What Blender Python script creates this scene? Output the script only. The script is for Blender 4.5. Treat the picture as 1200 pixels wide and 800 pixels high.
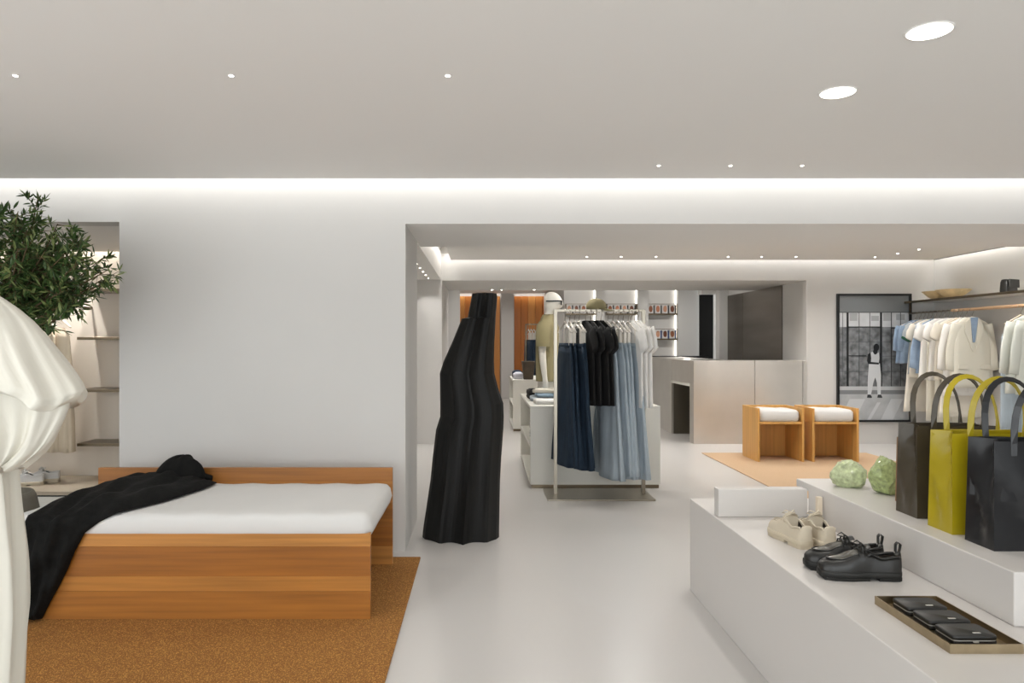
import bpy, bmesh, math, random
from mathutils import Vector, Matrix
random.seed(7)
PI = math.pi
scene = bpy.context.scene
C = scene.collection
for o in list(bpy.data.objects): bpy.data.objects.remove(o)

# ------------------------------------------------------------------ camera
F, CX, CY, H = 850.0, 565.0, 402.0, 1.4
cam = bpy.data.cameras.new('camera'); cam_o = bpy.data.objects.new('camera', cam); C.objects.link(cam_o)
cam.sensor_fit = 'HORIZONTAL'; cam.sensor_width = 36.0; cam.lens = 36.0 * F / 1200.0
cam.shift_x = (600 - CX) / 1200.0; cam.shift_y = (CY - 400) / 1200.0
cam.clip_start = 0.05; cam.clip_end = 100
cam_o.location = (0, 0, H); cam_o.rotation_euler = (PI / 2, 0, 0)
scene.camera = cam_o
# ------------------------------------------------------------------ world, exposure
w = bpy.data.worlds.new('world'); scene.world = w; w.use_nodes = True
bg = w.node_tree.nodes['Background']; bg.inputs[0].default_value = (0.93, 0.975, 1.0, 1); bg.inputs[1].default_value = 5.0
vs = scene.view_settings
vs.view_transform = 'Standard'; vs.look = 'None'; vs.gamma = 1.0; vs.exposure = -0.13; vs.use_curve_mapping = False
scene.cycles.diffuse_bounces = 6; scene.cycles.max_bounces = 10; scene.cycles.sample_clamp_indirect = 6.0

def area(name, loc, sx, sy, power, col=(1, 0.95, 0.87), rot=(0, 0, 0), shape='RECTANGLE', spread=PI):
    l = bpy.data.lights.new(name, 'AREA'); l.shape = shape; l.size = sx
    if shape in ('RECTANGLE', 'ELLIPSE'): l.size_y = sy
    l.energy = power; l.color = col; l.spread = spread
    o = bpy.data.objects.new(name, l); C.objects.link(o); o.location = loc; o.rotation_euler = rot
    return o
WARM = (1.0, 0.975, 0.94)
DAY = (0.98, 0.98, 1.0)
# cove strips: LED tape lying above the ceiling edges, aimed down the walls
area('cove_light', (0.8, 4.80, 2.60), 12.0, 0.06, 30, (1, 0.985, 0.95))
area('cove_light', (2.8, 10.03, 2.66), 6.6, 0.06, 14, (1, 0.98, 0.94))
area('cove_light', (-0.50, 8.1, 2.66), 0.06, 3.8, 9, (1, 0.97, 0.91))
area('cove_light', (6.22, 8.1, 2.66), 0.06, 3.8, 9, (1, 0.97, 0.91))
area('cove_light', (-3.7, 6.53, 2.34), 2.4, 0.06, 8, (1, 0.95, 0.87))
area('cove_light', (-0.2, 18.45, 2.72), 3.6, 0.06, 10, WARM)
area('cove_light', (2.8, 13.90, 2.72), 2.6, 0.06, 9, (1, 0.97, 0.92))
# daylight enters through the open shopfront behind the camera
po = area('shopfront_portal', (0.4, -3.4, 1.3), 8.4, 2.2, 1, rot=(PI / 2, 0, 0)); po.data.cycles.is_portal = True
po = area('window_portal', (-5.1, -0.7, 1.35), 2.3, 4.4, 1, rot=(0, -PI / 2, 0)); po.data.cycles.is_portal = True

# ------------------------------------------------------------------ materials
def L(c):   # sRGB 0-255 -> linear
    out = []
    for v in c:
        v /= 255.0
        out.append(v / 12.92 if v <= 0.04045 else ((v + 0.055) / 1.055) ** 2.4)
    return tuple(out) + (1.0,)
def mat(name, col, rough=0.6, metal=0.0, var=0.0, scale=8.0, bump=0.0, bscale=200.0, stretch=(1, 1, 1), spec=0.5, alpha=None, trans=0.0, sheen=0.0, coat=0.0, subs=0.0):
    m = bpy.data.materials.new(name); m.use_nodes = True
    nt = m.node_tree; b = nt.nodes['Principled BSDF']
    b.inputs['Base Color'].default_value = L(col); b.inputs['Roughness'].default_value = rough
    b.inputs['Metallic'].default_value = metal; b.inputs['Specular IOR Level'].default_value = spec
    b.inputs['Transmission Weight'].default_value = trans; b.inputs['Sheen Weight'].default_value = sheen
    b.inputs['Coat Weight'].default_value = coat
    tc = nt.nodes.new('ShaderNodeTexCoord'); mp = nt.nodes.new('ShaderNodeMapping')
    mp.inputs['Scale'].default_value = stretch; nt.links.new(tc.outputs['Object'], mp.inputs['Vector'])
    if var > 0:
        n = nt.nodes.new('ShaderNodeTexNoise'); n.inputs['Scale'].default_value = scale; n.inputs['Detail'].default_value = 5
        nt.links.new(mp.outputs[0], n.inputs['Vector'])
        r = nt.nodes.new('ShaderNodeValToRGB'); c = L(col)
        r.color_ramp.elements[0].position = 0.3; r.color_ramp.elements[1].position = 0.7
        r.color_ramp.elements[0].color = tuple(v * (1 - var) for v in c[:3]) + (1,)
        r.color_ramp.elements[1].color = tuple(min(1, v * (1 + var)) for v in c[:3]) + (1,)
        nt.links.new(n.outputs['Fac'], r.inputs[0]); nt.links.new(r.outputs[0], b.inputs['Base Color'])
    if bump > 0:
        n2 = nt.nodes.new('ShaderNodeTexNoise'); n2.inputs['Scale'].default_value = bscale; n2.inputs['Detail'].default_value = 3
        nt.links.new(mp.outputs[0], n2.inputs['Vector'])
        bp = nt.nodes.new('ShaderNodeBump'); bp.inputs['Strength'].default_value = bump; bp.inputs['Distance'].default_value = 0.01
        nt.links.new(n2.outputs['Fac'], bp.inputs['Height']); nt.links.new(bp.outputs[0], b.inputs['Normal'])
    return m
def emit(name, col, s):
    m = bpy.data.materials.new(name); m.use_nodes = True; nt = m.node_tree
    nt.nodes.remove(nt.nodes['Principled BSDF'])
    e = nt.nodes.new('ShaderNodeEmission'); e.inputs[0].default_value = L(col); e.inputs[1].default_value = s
    nt.links.new(e.outputs[0], nt.nodes['Material Output'].inputs[0]); return m
def wood(name, col, var=0.3, axis='x', grain=1.0):
    st = {'x': (0.5, 16, 16), 'z': (16, 16, 0.5), 'y': (16, 0.5, 16)}[axis]
    return mat(name, col, 0.42, 0, var, 2.4 * grain, 0.05, 30, st)
M = {}
M['wall'] = mat('white_plaster', (206, 204, 201), 0.75, var=0.012, scale=1.5)
M['ceil'] = mat('ceiling_paint', (240, 238, 235), 0.8)
M['floor'] = mat('poured_floor', (193, 190, 187), 0.28, var=0.012, scale=0.7, spec=0.45, bump=0.006, bscale=3)
M['warmwall'] = mat('warm_white_panel', (226, 216, 203), 0.7)
M['plinth'] = mat('satin_white_lacquer', (205, 201, 197), 0.32, var=0.01, scale=1.0)
M['table'] = mat('white_display_lacquer', (226, 224, 216), 0.4)
M['steel'] = mat('brushed_steel', (220, 216, 210), 0.34, 1.0, var=0.03, scale=4)
_nt = M['steel'].node_tree; _b = _nt.nodes['Principled BSDF']; _t = _nt.nodes.new('ShaderNodeTangent'); _t.direction_type = 'RADIAL'; _t.axis = 'Z'
_nt.links.new(_t.outputs[0], _b.inputs['Tangent']); _b.inputs['Anisotropic'].default_value = 0.85; _b.inputs['Anisotropic Rotation'].default_value = 0.295
M['steel_dark'] = mat('dark_brushed_steel', (128, 121, 113), 0.34, 1.0, var=0.22, scale=1.4, bump=0.02, bscale=40, stretch=(0.3, 0.3, 2.2))
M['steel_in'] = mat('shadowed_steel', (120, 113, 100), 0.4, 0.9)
M['nickel'] = mat('satin_nickel', (158, 151, 138), 0.30, 1.0)
M['bronze'] = mat('bronze_metal', (120, 108, 90), 0.35, 1.0)
M['oak'] = [wood('cherry_board_%d' % i, c, 0.22) for i, c in enumerate([(178, 122, 58), (152, 96, 34), (168, 111, 46), (146, 90, 29)])]
M['stoolwood'] = wood('stool_veneer', (202, 154, 86), 0.14, 'z', 0.6)
M['orange'] = [wood('orange_board_%d' % i, c, 0.10, 'z', 0.7) for i, c in enumerate([(176, 104, 40), (190, 122, 58), (198, 134, 68), (180, 108, 44)])]
M['lino'] = mat('white_linen', (206, 205, 203), 0.85, bump=0.05, bscale=250)
M['black_cloth'] = mat('black_crinkled_cloth', (17, 17, 16), 0.9, var=0.4, scale=30, bump=0.35, bscale=45, spec=0.2)
M['charred'] = mat('charred_black_wood', (15, 15, 14), 0.6, var=0.4, scale=5, bump=0.10, bscale=20, stretch=(1, 1, 0.12), spec=0.3)
M['leaf'] = mat('olive_leaf', (60, 84, 42), 0.45, var=0.35, scale=3, spec=0.4)
M['leaf2'] = mat('olive_leaf_pale', (118, 132, 78), 0.5, var=0.2, scale=3)  # paler green, lightened to stand in for highlights on lit leaves
M['bark'] = mat('olive_bark', (92, 78, 54), 0.9, var=0.3, scale=30, bump=0.4, bscale=60)
M['pot'] = mat('grey_stoneware', (104, 101, 90), 0.7, var=0.1, scale=10)
M['cream_silk'] = mat('cream_silk', (218, 214, 202), 0.6, bump=0.03, bscale=30)
M['bone'] = mat('mannequin_white', (226, 222, 212), 0.45)
M['khaki'] = mat('khaki_knit', (139, 130, 96), 0.85, bump=0.15, bscale=180)
M['denim_d'] = mat('dark_blue_denim', (22, 42, 60), 0.85, var=0.25, scale=12, stretch=(3, 3, 0.5), bump=0.1, bscale=200)
M['denim_l'] = mat('pale_blue_denim', (166, 178, 187), 0.85, var=0.10, scale=10, stretch=(3, 3, 0.5), bump=0.1, bscale=200)
M['denim_m'] = mat('mid_blue_denim', (138, 158, 182), 0.85, var=0.12, scale=10, bump=0.1, bscale=200)
M['blacktee'] = mat('black_jersey', (15, 14, 14), 0.85, var=0.3, scale=20)
M['whitetee'] = mat('white_jersey', (232, 230, 226), 0.85)
M['offwhite'] = mat('off_white_cotton', (222, 216, 203), 0.85, var=0.03, scale=5)
M['beige'] = mat('beige_crepe', (206, 192, 170), 0.85)
M['ivory'] = mat('ivory_suiting', (216, 212, 198), 0.85)
M['mint'] = mat('pale_sage_cotton', (203, 206, 198), 0.85)
M['greytee'] = mat('grey_jersey', (164, 172, 178), 0.85)
M['green'] = mat('green_rib', (40, 92, 70), 0.8)
M['hanger'] = mat('pale_beech', (222, 208, 186), 0.5)
M['hanger_w'] = mat('white_hanger', (226, 220, 210), 0.45)
M['tanrail'] = mat('tan_leather_wrap', (186, 152, 118), 0.6)
M['bag_brown'] = mat('brown_leather', (66, 58, 44), 0.33, var=0.12, scale=6, bump=0.06, bscale=14)
M['bag_yellow'] = mat('chartreuse_leather', (166, 148, 20), 0.33, var=0.06, scale=6, bump=0.06, bscale=14)
M['bag_navy'] = mat('black_navy_leather', (21, 22, 25), 0.30, var=0.12, scale=6, bump=0.06, bscale=14)
M['bag_tan'] = mat('tan_leather', (140, 108, 76), 0.5)
M['black'] = mat('black_leather', (30, 29, 27), 0.38, bump=0.04, bscale=120)
M['black_vamp'] = mat('black_smooth_leather', (62, 59, 50), 0.30)
M['rubber'] = mat('black_rubber', (24, 24, 21), 0.6)
M['lining'] = mat('dark_lining', (38, 31, 26), 0.9)
M['cream_suede'] = mat('cream_suede', (203, 192, 172), 0.9, var=0.04, scale=20, bump=0.05, bscale=200)
M['cream_sole'] = mat('cream_rubber', (196, 184, 162), 0.7)
M['jade'] = mat('green_calcite', (160, 174, 118), 0.35, var=0.38, scale=55, bump=0.35, bscale=40, coat=0.3)
M['jade2'] = mat('frosted_green_calcite', (184, 194, 152), 0.35, var=0.36, scale=45, bump=0.35, bscale=40, coat=0.3)
M['tray'] = mat('aged_brass', (172, 156, 128), 0.36, 1.0, var=0.1, scale=20)
M['silver'] = mat('silver', (215, 212, 205), 0.5, 0.4)
M['bowl'] = mat('spalted_wood', (206, 184, 142), 0.6, var=0.18, scale=12, bump=0.1, bscale=50)
M['frame'] = mat('black_frame', (16, 18, 20), 0.4)
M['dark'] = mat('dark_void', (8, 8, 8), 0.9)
M['basket'] = mat('brown_vessel', (74, 62, 48), 0.6, var=0.15, scale=12)
M['paleblue'] = mat('pale_blue_cotton', (170, 196, 216), 0.85)
M['lilac'] = mat('lilac_white_cotton', (212, 212, 222), 0.85)
M['taupe'] = mat('taupe_platform', (172, 160, 142), 0.6)
M['glow'] = emit('lamp_glow', (255, 246, 228), 14)
M['spotglow'] = emit('spot_glow', (255, 246, 232), 30)
M['led'] = emit('led_tape', (255, 249, 238), 5)
def weave(name, c1, c2, scale):
    m = mat(name, c1, 0.95); nt = m.node_tree; b = nt.nodes['Principled BSDF']
    tc = nt.nodes['Texture Coordinate']
    vor = nt.nodes.new('ShaderNodeTexVoronoi'); vor.inputs['Scale'].default_value = scale
    mp = nt.nodes.new('ShaderNodeMapping'); mp.inputs['Scale'].default_value = (1, 0.6, 1); mp.inputs['Rotation'].default_value = (0, 0, 0.6)
    nt.links.new(tc.outputs['Object'], mp.inputs[0]); nt.links.new(mp.outputs[0], vor.inputs['Vector'])
    n = nt.nodes.new('ShaderNodeTexNoise'); n.inputs['Scale'].default_value = scale * 0.6; n.inputs['Detail'].default_value = 4
    nt.links.new(tc.outputs['Object'], n.inputs['Vector'])
    ad = nt.nodes.new('ShaderNodeMath'); ad.operation = 'ADD'
    nt.links.new(vor.outputs['Distance'], ad.inputs[0]); nt.links.new(n.outputs['Fac'], ad.inputs[1])
    r = nt.nodes.new('ShaderNodeValToRGB'); r.color_ramp.elements[0].position = 0.5; r.color_ramp.elements[1].position = 1.15
    r.color_ramp.elements[0].color = L(c1); r.color_ramp.elements[1].color = L(c2)
    nt.links.new(ad.outputs[0], r.inputs[0]); nt.links.new(r.outputs[0], b.inputs['Base Color'])
    bp = nt.nodes.new('ShaderNodeBump'); bp.inputs['Strength'].default_value = 0.5; bp.inputs['Distance'].default_value = 0.006
    nt.links.new(ad.outputs[0], bp.inputs['Height']); nt.links.new(bp.outputs[0], b.inputs['Normal'])
    return m
M['sisal'] = weave('sisal_weave', (212, 156, 76), (132, 86, 32), 190)
M['sisal2'] = weave('tan_sisal_weave', (204, 178, 148), (190, 160, 128), 200)
def spotted(name, c1, c2, scale):
    m = mat(name, c1, 0.85); nt = m.node_tree; b = nt.nodes['Principled BSDF']; tc = nt.nodes['Texture Coordinate']
    n = nt.nodes.new('ShaderNodeTexNoise'); n.inputs['Scale'].default_value = scale; nt.links.new(tc.outputs['Object'], n.inputs['Vector'])
    r = nt.nodes.new('ShaderNodeValToRGB'); r.color_ramp.interpolation = 'CONSTANT'
    r.color_ramp.elements[0].color = L(c1); r.color_ramp.elements[1].position = 0.5; r.color_ramp.elements[1].color = L(c2)
    nt.links.new(n.outputs['Fac'], r.inputs[0]); nt.links.new(r.outputs[0], b.inputs['Base Color']); return m
M['pattern'] = spotted('black_white_print', (30, 30, 30), (225, 222, 214), 34)

# ------------------------------------------------------------------ geometry helpers
def P(px, py, Y):           # photo pixel at a chosen depth -> world point
    return Vector(((px - CX) * Y / F, Y, H - (py - CY) * Y / F))
class MB:
    def __init__(s): s.v = []; s.f = []
    def add(s, vs, fs):
        o = len(s.v); s.v += [tuple(q) for q in vs]; s.f += [tuple(i + o for i in g) for g in fs]; return s
    def box(s, x0, x1, y0, y1, z0, z1, mtx=None):
        vs = [Vector(q) for q in ((x0, y0, z0), (x1, y0, z0), (x1, y1, z0), (x0, y1, z0), (x0, y0, z1), (x1, y0, z1), (x1, y1, z1), (x0, y1, z1))]
        if mtx: vs = [mtx @ q for q in vs]
        return s.add(vs, [(0, 3, 2, 1), (4, 5, 6, 7), (0, 1, 5, 4), (1, 2, 6, 5), (2, 3, 7, 6), (3, 0, 4, 7)])
    def loft(s, rings, cap=True, closed=True):
        n = len(rings[0]); vs = [p for r in rings for p in r]; fs = []
        for i in range(len(rings) - 1):
            for j in range(n if closed else n - 1):
                k = (j + 1) % n
                fs.append((i * n + j, i * n + k, (i + 1) * n + k, (i + 1) * n + j))
        if cap and closed:
            fs.append(tuple(range(n - 1, -1, -1))); m = (len(rings) - 1) * n; fs.append(tuple(range(m, m + n)))
        return s.add(vs, fs)
    def tube(s, pts, r, n=8, flat=1.0, cap=True):
        pts = [Vector(p) for p in pts]; rs = r if isinstance(r, (list, tuple)) else [r] * len(pts)
        rings = []; up = None
        for i, p in enumerate(pts):
            d = (pts[min(i + 1, len(pts) - 1)] - pts[max(i - 1, 0)]).normalized()
            if up is None:
                up = Vector((0, 0, 1)) if abs(d.z) < 0.9 else Vector((1, 0, 0))
            a = d.cross(up)
            if a.length < 1e-5: a = d.cross(Vector((0, 1, 0)))
            a.normalize(); b = a.cross(d).normalized(); up = b
            rings.append([p + a * (math.cos(2 * PI * k / n) * rs[i]) + b * (math.sin(2 * PI * k / n) * rs[i] * flat) for k in range(n)])
        return s.loft(rings, cap)
    def lathe(s, prof, c=(0, 0, 0), n=24):
        rings = [[(c[0] + r * math.cos(2 * PI * k / n), c[1] + r * math.sin(2 * PI * k / n), c[2] + z) for k in range(n)] for r, z in prof]
        return s.loft(rings)
    def prism(s, poly, d0, d1, plane='xz'):
        n = len(poly)
        def q(p, d): return {'xz': (p[0], d, p[1]), 'xy': (p[0], p[1], d), 'yz': (d, p[0], p[1])}[plane]
        vs = [q(p, d0) for p in poly] + [q(p, d1) for p in poly]
        fs = [tuple(range(n)), tuple(range(2 * n - 1, n - 1, -1))] + [(i, (i + 1) % n + 0, (i + 1) % n + n, i + n) for i in range(n)]
        return s.add(vs, fs)
    def disc(s, c, r, z=0, n=20):
        return s.add([(c[0] + r * math.cos(2 * PI * k / n), c[1] + r * math.sin(2 * PI * k / n), c[2]) for k in range(n)], [tuple(range(n - 1, -1, -1))])
    def build(s, name, m, parent=None, smooth=False, bevel=0.0, seg=2, sub=0, loc=None, rz=0.0):
        me = bpy.data.meshes.new(name); me.from_pydata(s.v, [], s.f); me.validate()
        bm = bmesh.new(); bm.from_mesh(me); bmesh.ops.recalc_face_normals(bm, faces=bm.faces); bm.to_mesh(me); bm.free()
        if smooth:
            for p in me.polygons: p.use_smooth = True
        me.materials.append(M[m] if isinstance(m, str) else m)
        o = bpy.data.objects.new(name, me); C.objects.link(o)
        if parent: o.parent = parent
        if loc: o.location = loc
        if rz: o.rotation_euler = (0, 0, rz)
        if bevel:
            b = o.modifiers.new('bevel', 'BEVEL'); b.width = bevel; b.segments = seg; b.limit_method = 'ANGLE'
        if sub:
            q = o.modifiers.new('sub', 'SUBSURF'); q.levels = sub; q.render_levels = sub
        return o
def tag(o, label, cat, group=None):
    o['label'] = label; o['category'] = cat
    if group: o['group'] = group
    return o
def thing(name, label, cat, loc=(0, 0, 0), rz=0.0, group=None):
    o = bpy.data.objects.new(name, None); C.objects.link(o); o.empty_display_size = 0.1
    o.location = loc; o.rotation_euler = (0, 0, rz); return tag(o, label, cat, group)
def dup(root, loc, rz, label=None, group=None):
    r = root.copy(); C.objects.link(r); r.location = loc; r.rotation_euler = (0, 0, rz)
    if label: r['label'] = label
    if group: r['group'] = group
    for ch in list(root.children):
        c = ch.copy(); C.objects.link(c); c.parent = r
        for g in list(ch.children):
            d = g.copy(); C.objects.link(d); d.parent = c
    return r
def struct(name, mb, m, bevel=0.0):
    o = mb.build(name, m, bevel=bevel); o['kind'] = 'structure'; return o
def ell(cx, cy, z, a, b, n=24, p=1.0):
    out = []
    for k in range(n):
        t = 2 * PI * k / n; c, s_ = math.cos(t), math.sin(t)
        out.append((cx + a * math.copysign(abs(c) ** p, c), cy + b * math.copysign(abs(s_) ** p, s_), z))
    return out
def lerp(a, b, t): return a + (b - a) * t
def table_lookup(rows, z):    # rows sorted descending by first column
    for i in range(len(rows) - 1):
        a, b = rows[i], rows[i + 1]
        if a[0] >= z >= b[0]:
            t = (a[0] - z) / (a[0] - b[0] + 1e-9); t2 = t
            return [lerp(p, q, t2) for p, q in zip(a[1:], b[1:])]
    return list(rows[-1][1:]) if z < rows[-1][0] else list(rows[0][1:])

# ================================================================== SETTING
TOP = 2.95
struct('floor', MB().box(-5.2, 8.2, -3.6, 19.2, -0.12, 0), 'floor')
YB = 4.877
wb = MB()
wb.box(-2.44, -0.516, YB, 5.75, 0, TOP)                 # pier between the two openings
struct('wall_back', wb, 'wall'); wb = MB()
wb.box(-0.516, 8.0, YB, 6.05, 2.207, TOP)               # header over the wide opening
struct('wall_back', wb, 'wall'); wb = MB()
wb.box(-5.0, -2.44, YB, 5.05, 2.215, TOP)               # header over the shelf niche
struct('wall_back', wb, 'wall'); wb = MB()
wb.box(-5.0, -4.62, YB, 6.6, 0, 2.215)
struct('wall_back', wb, 'wall')
struct('ceiling', MB().box(-0.516, 8.0, YB + 0.002, 6.048, 2.203, 2.207), 'ceil')  # header soffit sheet, its lighter colour stands in for bounced light
struct('ceiling', MB().box(-5.0, 8.0, -3.5, 4.72, 2.472, 2.53), 'ceil')
struct('ceiling', MB().box(-5.2, 8.2, -3.6, 19.2, TOP, TOP + 0.1), 'ceil')
struct('wall_left', MB().box(-5.2, -5.0, -3.6, 7.0, 2.5, TOP).box(-5.2, -5.0, 1.5, 7.0, 0, 2.5).box(-5.2, -5.0, -3.6, -2.9, 0, 2.5).box(-5.2, -5.0, -2.9, 1.5, 0, 0.2), 'wall')
for y in (-1.45, 0.05): struct('trim_1', MB().box(-5.13, -5.07, y - 0.03, y + 0.03, 0.2, 2.5), 'frame')
struct('wall_right', MB().box(8.0, 8.2, -3.6, 6.05, 0, TOP), 'wall')
wf = MB(); wf.box(-5.0, 8.0, -3.6, -3.4, 2.4, TOP).box(-5.0, -3.8, -3.6, -3.4, 0, 2.4).box(4.6, 8.0, -3.6, -3.4, 0, 2.4)
wf.box(-3.8, 4.6, -3.6, -3.4, 0, 0.2)
struct('wall_front', wf, 'wall')
for x in (-1.75, 0.4, 2.5):
    struct('trim_1', MB().box(x - 0.03, x + 0.03, -3.53, -3.47, 0.2, 2.4), 'frame')
# shelf niche at the left
struct('wall_niche', MB().box(-5.0, -2.2, 6.60, 6.75, 0, TOP), 'warmwall')
struct('wall_niche', MB().box(-2.44, -2.40, 5.75, 6.60, 0, TOP), 'warmwall')
struct('ceiling', MB().box(-5.0, -2.44, 5.05, 6.46, 2.215, 2.26), 'ceil')
# middle room
struct('ceiling', MB().box(-0.43, 6.19, 6.05, 9.94, 2.54, 2.60), 'ceil')
struct('ceiling', MB().box(-1.6, -0.574, 5.75, 10.1, 2.285, TOP), 'ceil')
w2 = MB(); w2.box(-1.6, -0.56, 10.1, 11.97, 0, TOP).box(-0.56, 4.515, 10.1, 11.97, 2.273, TOP).box(4.515, 6.6, 10.1, 13.3, 0, TOP)
struct('wall_middle', w2, 'wall')
struct('wall_side', MB().box(6.3, 8.0, 6.052, 6.2, 0, TOP), 'wall')
struct('wall_side', MB().box(6.3, 6.6, 6.2, 10.1, 0, TOP), 'wall')
struct('wall_side', MB().box(-1.6, -1.3, 5.75, 10.1, 0, 2.285), 'wall')
struct('trim_2', MB().box(6.15, 6.17, 8.55, 9.88, 2.534, 2.539), 'dark')
# far room
wf3 = MB()
wf3.box(1.58, 4.62, 14.0, 14.2, 0, TOP)
struct('wall_far', wf3, 'wall')
for i, (a, b) in enumerate(((2.18, 2.34), (2.98, 3.18), (3.74, 4.08))):
    struct('wall_pilaster', MB().box(a, b, 13.86, 14.0, 0, TOP), 'wall')
    t = MB().box(a - 0.022, a - 0.004, 13.965, 13.985, 0.5, 2.62).build('light_strip', 'led')
    tag(t, ('glowing vertical light strip beside the first shelf bay', 'glowing vertical light strip beside the second shelf bay', 'glowing vertical light strip beside the two stacked magazine shelves')[i], 'light strip')
struct('wall_far', MB().box(4.35, 4.62, 13.3, 13.5, 0, TOP), 'wall')
d = struct('door_1', MB().box(4.085, 4.34, 13.62, 13.66, 0, 2.31), 'dark')  # dark sheet across the doorway, its black stands in for unlit depth
struct('wall_far', MB().box(4.08, 4.35, 13.5, 13.72, 2.31, TOP), 'wall')
struct('wall_far', MB().box(-1.6, -0.42, 13.6, 13.75, 0, TOP), 'wall')
struct('wall_far', MB().box(-1.6, 2.6, 18.62, 18.8, 0, TOP), 'wall')
struct('wall_far', MB().box(1.58, 1.72, 14.2, 18.62, 0, TOP), 'wall')
struct('wall_far', MB().box(-1.6, -1.45, 11.97, 18.62, 0, TOP), 'wall')
struct('ceiling', MB().box(-1.6, 4.6, 11.97, 13.80, 2.66, 2.72), 'ceil')
struct('ceiling', MB().box(-1.6, 1.58, 13.8, 18.36, 2.66, 2.72), 'ceil')
struct('wall_pilaster', MB().box(0.48, 0.81, 18.40, 18.62, 0, TOP), 'wall')
pan = bpy.data.objects.new('wall_panelling', None); C.objects.link(pan); pan['kind'] = 'structure'
pan.location = (0, 18.55, 0)
x = -0.62
i = 0
while x < 1.56:
    if not (0.44 < x < 0.72):
        MB().box(0, 0.176, 0, 0.05, 0, 2.60).build('board', M['orange'][(i * 3) % 4 if i % 5 else 2], pan, bevel=0.004, seg=1, loc=(x, 0, 0))
    x += 0.18; i += 1
# stainless cladding on the right of the far passage
cl = bpy.data.objects.new('wall_cladding', None); C.objects.link(cl); cl['kind'] = 'structure'; cl.location = (4.50, 10.9, 0)
MB().box(0, 0.014, 0, 1.62, 0.0, 2.268).build('panel', 'steel_dark', cl, bevel=0.002, seg=1)
MB().box(0, 0.014, 1.63, 2.4, 0.0, 2.268).build('panel', 'steel_dark', cl, bevel=0.002, seg=1)

# ------------------------------------------------------------------ ceiling lamps
def downlight(x, y, z, r, power, label, group, big=True):
    t = thing('downlight', label, 'ceiling light', (x, y, z), 0, group)
    MB().lathe([(r, -0.002), (r * 1.12, -0.004), (r * 1.14, 0.0)], n=28).build('rim', 'ceil', t, True)
    MB().disc((0, 0, -0.0045), r, n=28).build('diffuser', 'glow' if big else 'spotglow', t)
    if power:
        area('downlight_lamp', (x, y, z - 0.012), r * 1.9, 0, power, WARM, shape='DISK', spread=PI * (0.9 if big else 0.6)).parent = None
    return t
downlight(1.535, 2.49, 2.472, 0.068, 3, 'large round glowing downlight above the leather totes', 'large round downlights')
downlight(1.52, 3.10, 2.472, 0.068, 3, 'large round glowing downlight between the totes and the cove', 'large round downlights')
NTH = ('first', 'second', 'third', 'fourth', 'fifth', 'sixth')
def pins(pts, z, r_, pw, label, group):
    for k, (x, y) in enumerate(pts): downlight(x, y, z, r_, pw, label % NTH[k], group, False)
pins([(x, 2.90) for x in (-1.866, -1.003, -0.137)], 2.472, 0.009, 2.5, 'pin-sized ceiling spotlight over the daybed room, %s from the olive tree', 'pin spots over the daybed')
pins([(x, 4.37) for x in (1.064, 1.496, 1.928)], 2.472, 0.009, 2.5, 'pin-sized ceiling spotlight just before the bright cove, %s from the sculpture', 'pin spots by the front cove')
pins([(x, 9.55) for x in (1.38, 1.83, 2.29, 3.24, 3.68, 4.13)], 2.54, 0.014, 4, 'pin-sized spotlight in the ceiling before the counter, %s from the low soffit', 'pin spots before the counter')
pins([(5.2, 9.6), (5.27, 9.2), (5.3, 8.8)], 2.54, 0.014, 3, 'pin-sized ceiling spotlight near the wall rail, %s from the framed photograph', 'pin spots before the framed photograph')
pins([(-0.73, 9.83 - k * 0.44) for k in range(5)], 2.285, 0.012, 2, 'pin-sized spotlight in the low soffit, %s from the far header', 'pin spots in the low soffit')
pins([(x, 11.85) for x in (0.16, 0.32, 0.85)], 2.273, 0.016, 2, 'pin-sized spotlight under the far header, %s from the black sculpture', 'pin spots under the far header')
pins([(-3.62, 6.2), (-3.4, 6.2)], 2.215, 0.012, 5, 'pin-sized spotlight in the niche ceiling, %s from the olive tree', 'pin spots in the niche')
for x, y in ((-3.2, 0.6), (-0.9, 0.4), (1.5, 0.6), (3.6, 1.2), (3.6, 3.2), (5.6, 2.2)):  # extra lamps out of view, added to brighten the front room
    downlight(x, y, 2.472, 0.068, 2.5, 'added unseen round downlight lighting the front room', 'added unseen downlights of the front room')
for x, y in ((0.6, 6.9), (2.6, 6.9), (4.6, 6.9), (1.6, 7.9), (3.6, 7.9), (5.4, 7.7)):  # lamps hidden by the header, added to light the middle room
    downlight(x, y, 2.54, 0.068, 14, 'added unseen round downlight lighting the middle room', 'added unseen downlights of the middle room')
for x, y in ((0.2, 12.7), (1.8, 12.7), (3.4, 12.7), (0.0, 15.2), (0.6, 16.8)):  # lamps out of view, added to light the far room
    downlight(x, y, 2.66, 0.068, 13, 'added unseen round downlight lighting the far room', 'added unseen downlights of the far room')

# ================================================================== LARGE FURNITURE
# sisal rugs
tag(MB().box(-2.70, -0.40, 1.9, 4.72, 0, 0.012).build('sisal_rug', 'sisal', bevel=0.004, seg=1), 'brown woven sisal rug under the wooden daybed', 'rug')
tag(MB().box(2.79, 4.88, 6.3, 9.22, 0, 0.010).build('sisal_rug', 'sisal2', bevel=0.003, seg=1), 'pale tan sisal rug under the two box stools', 'rug')

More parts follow.
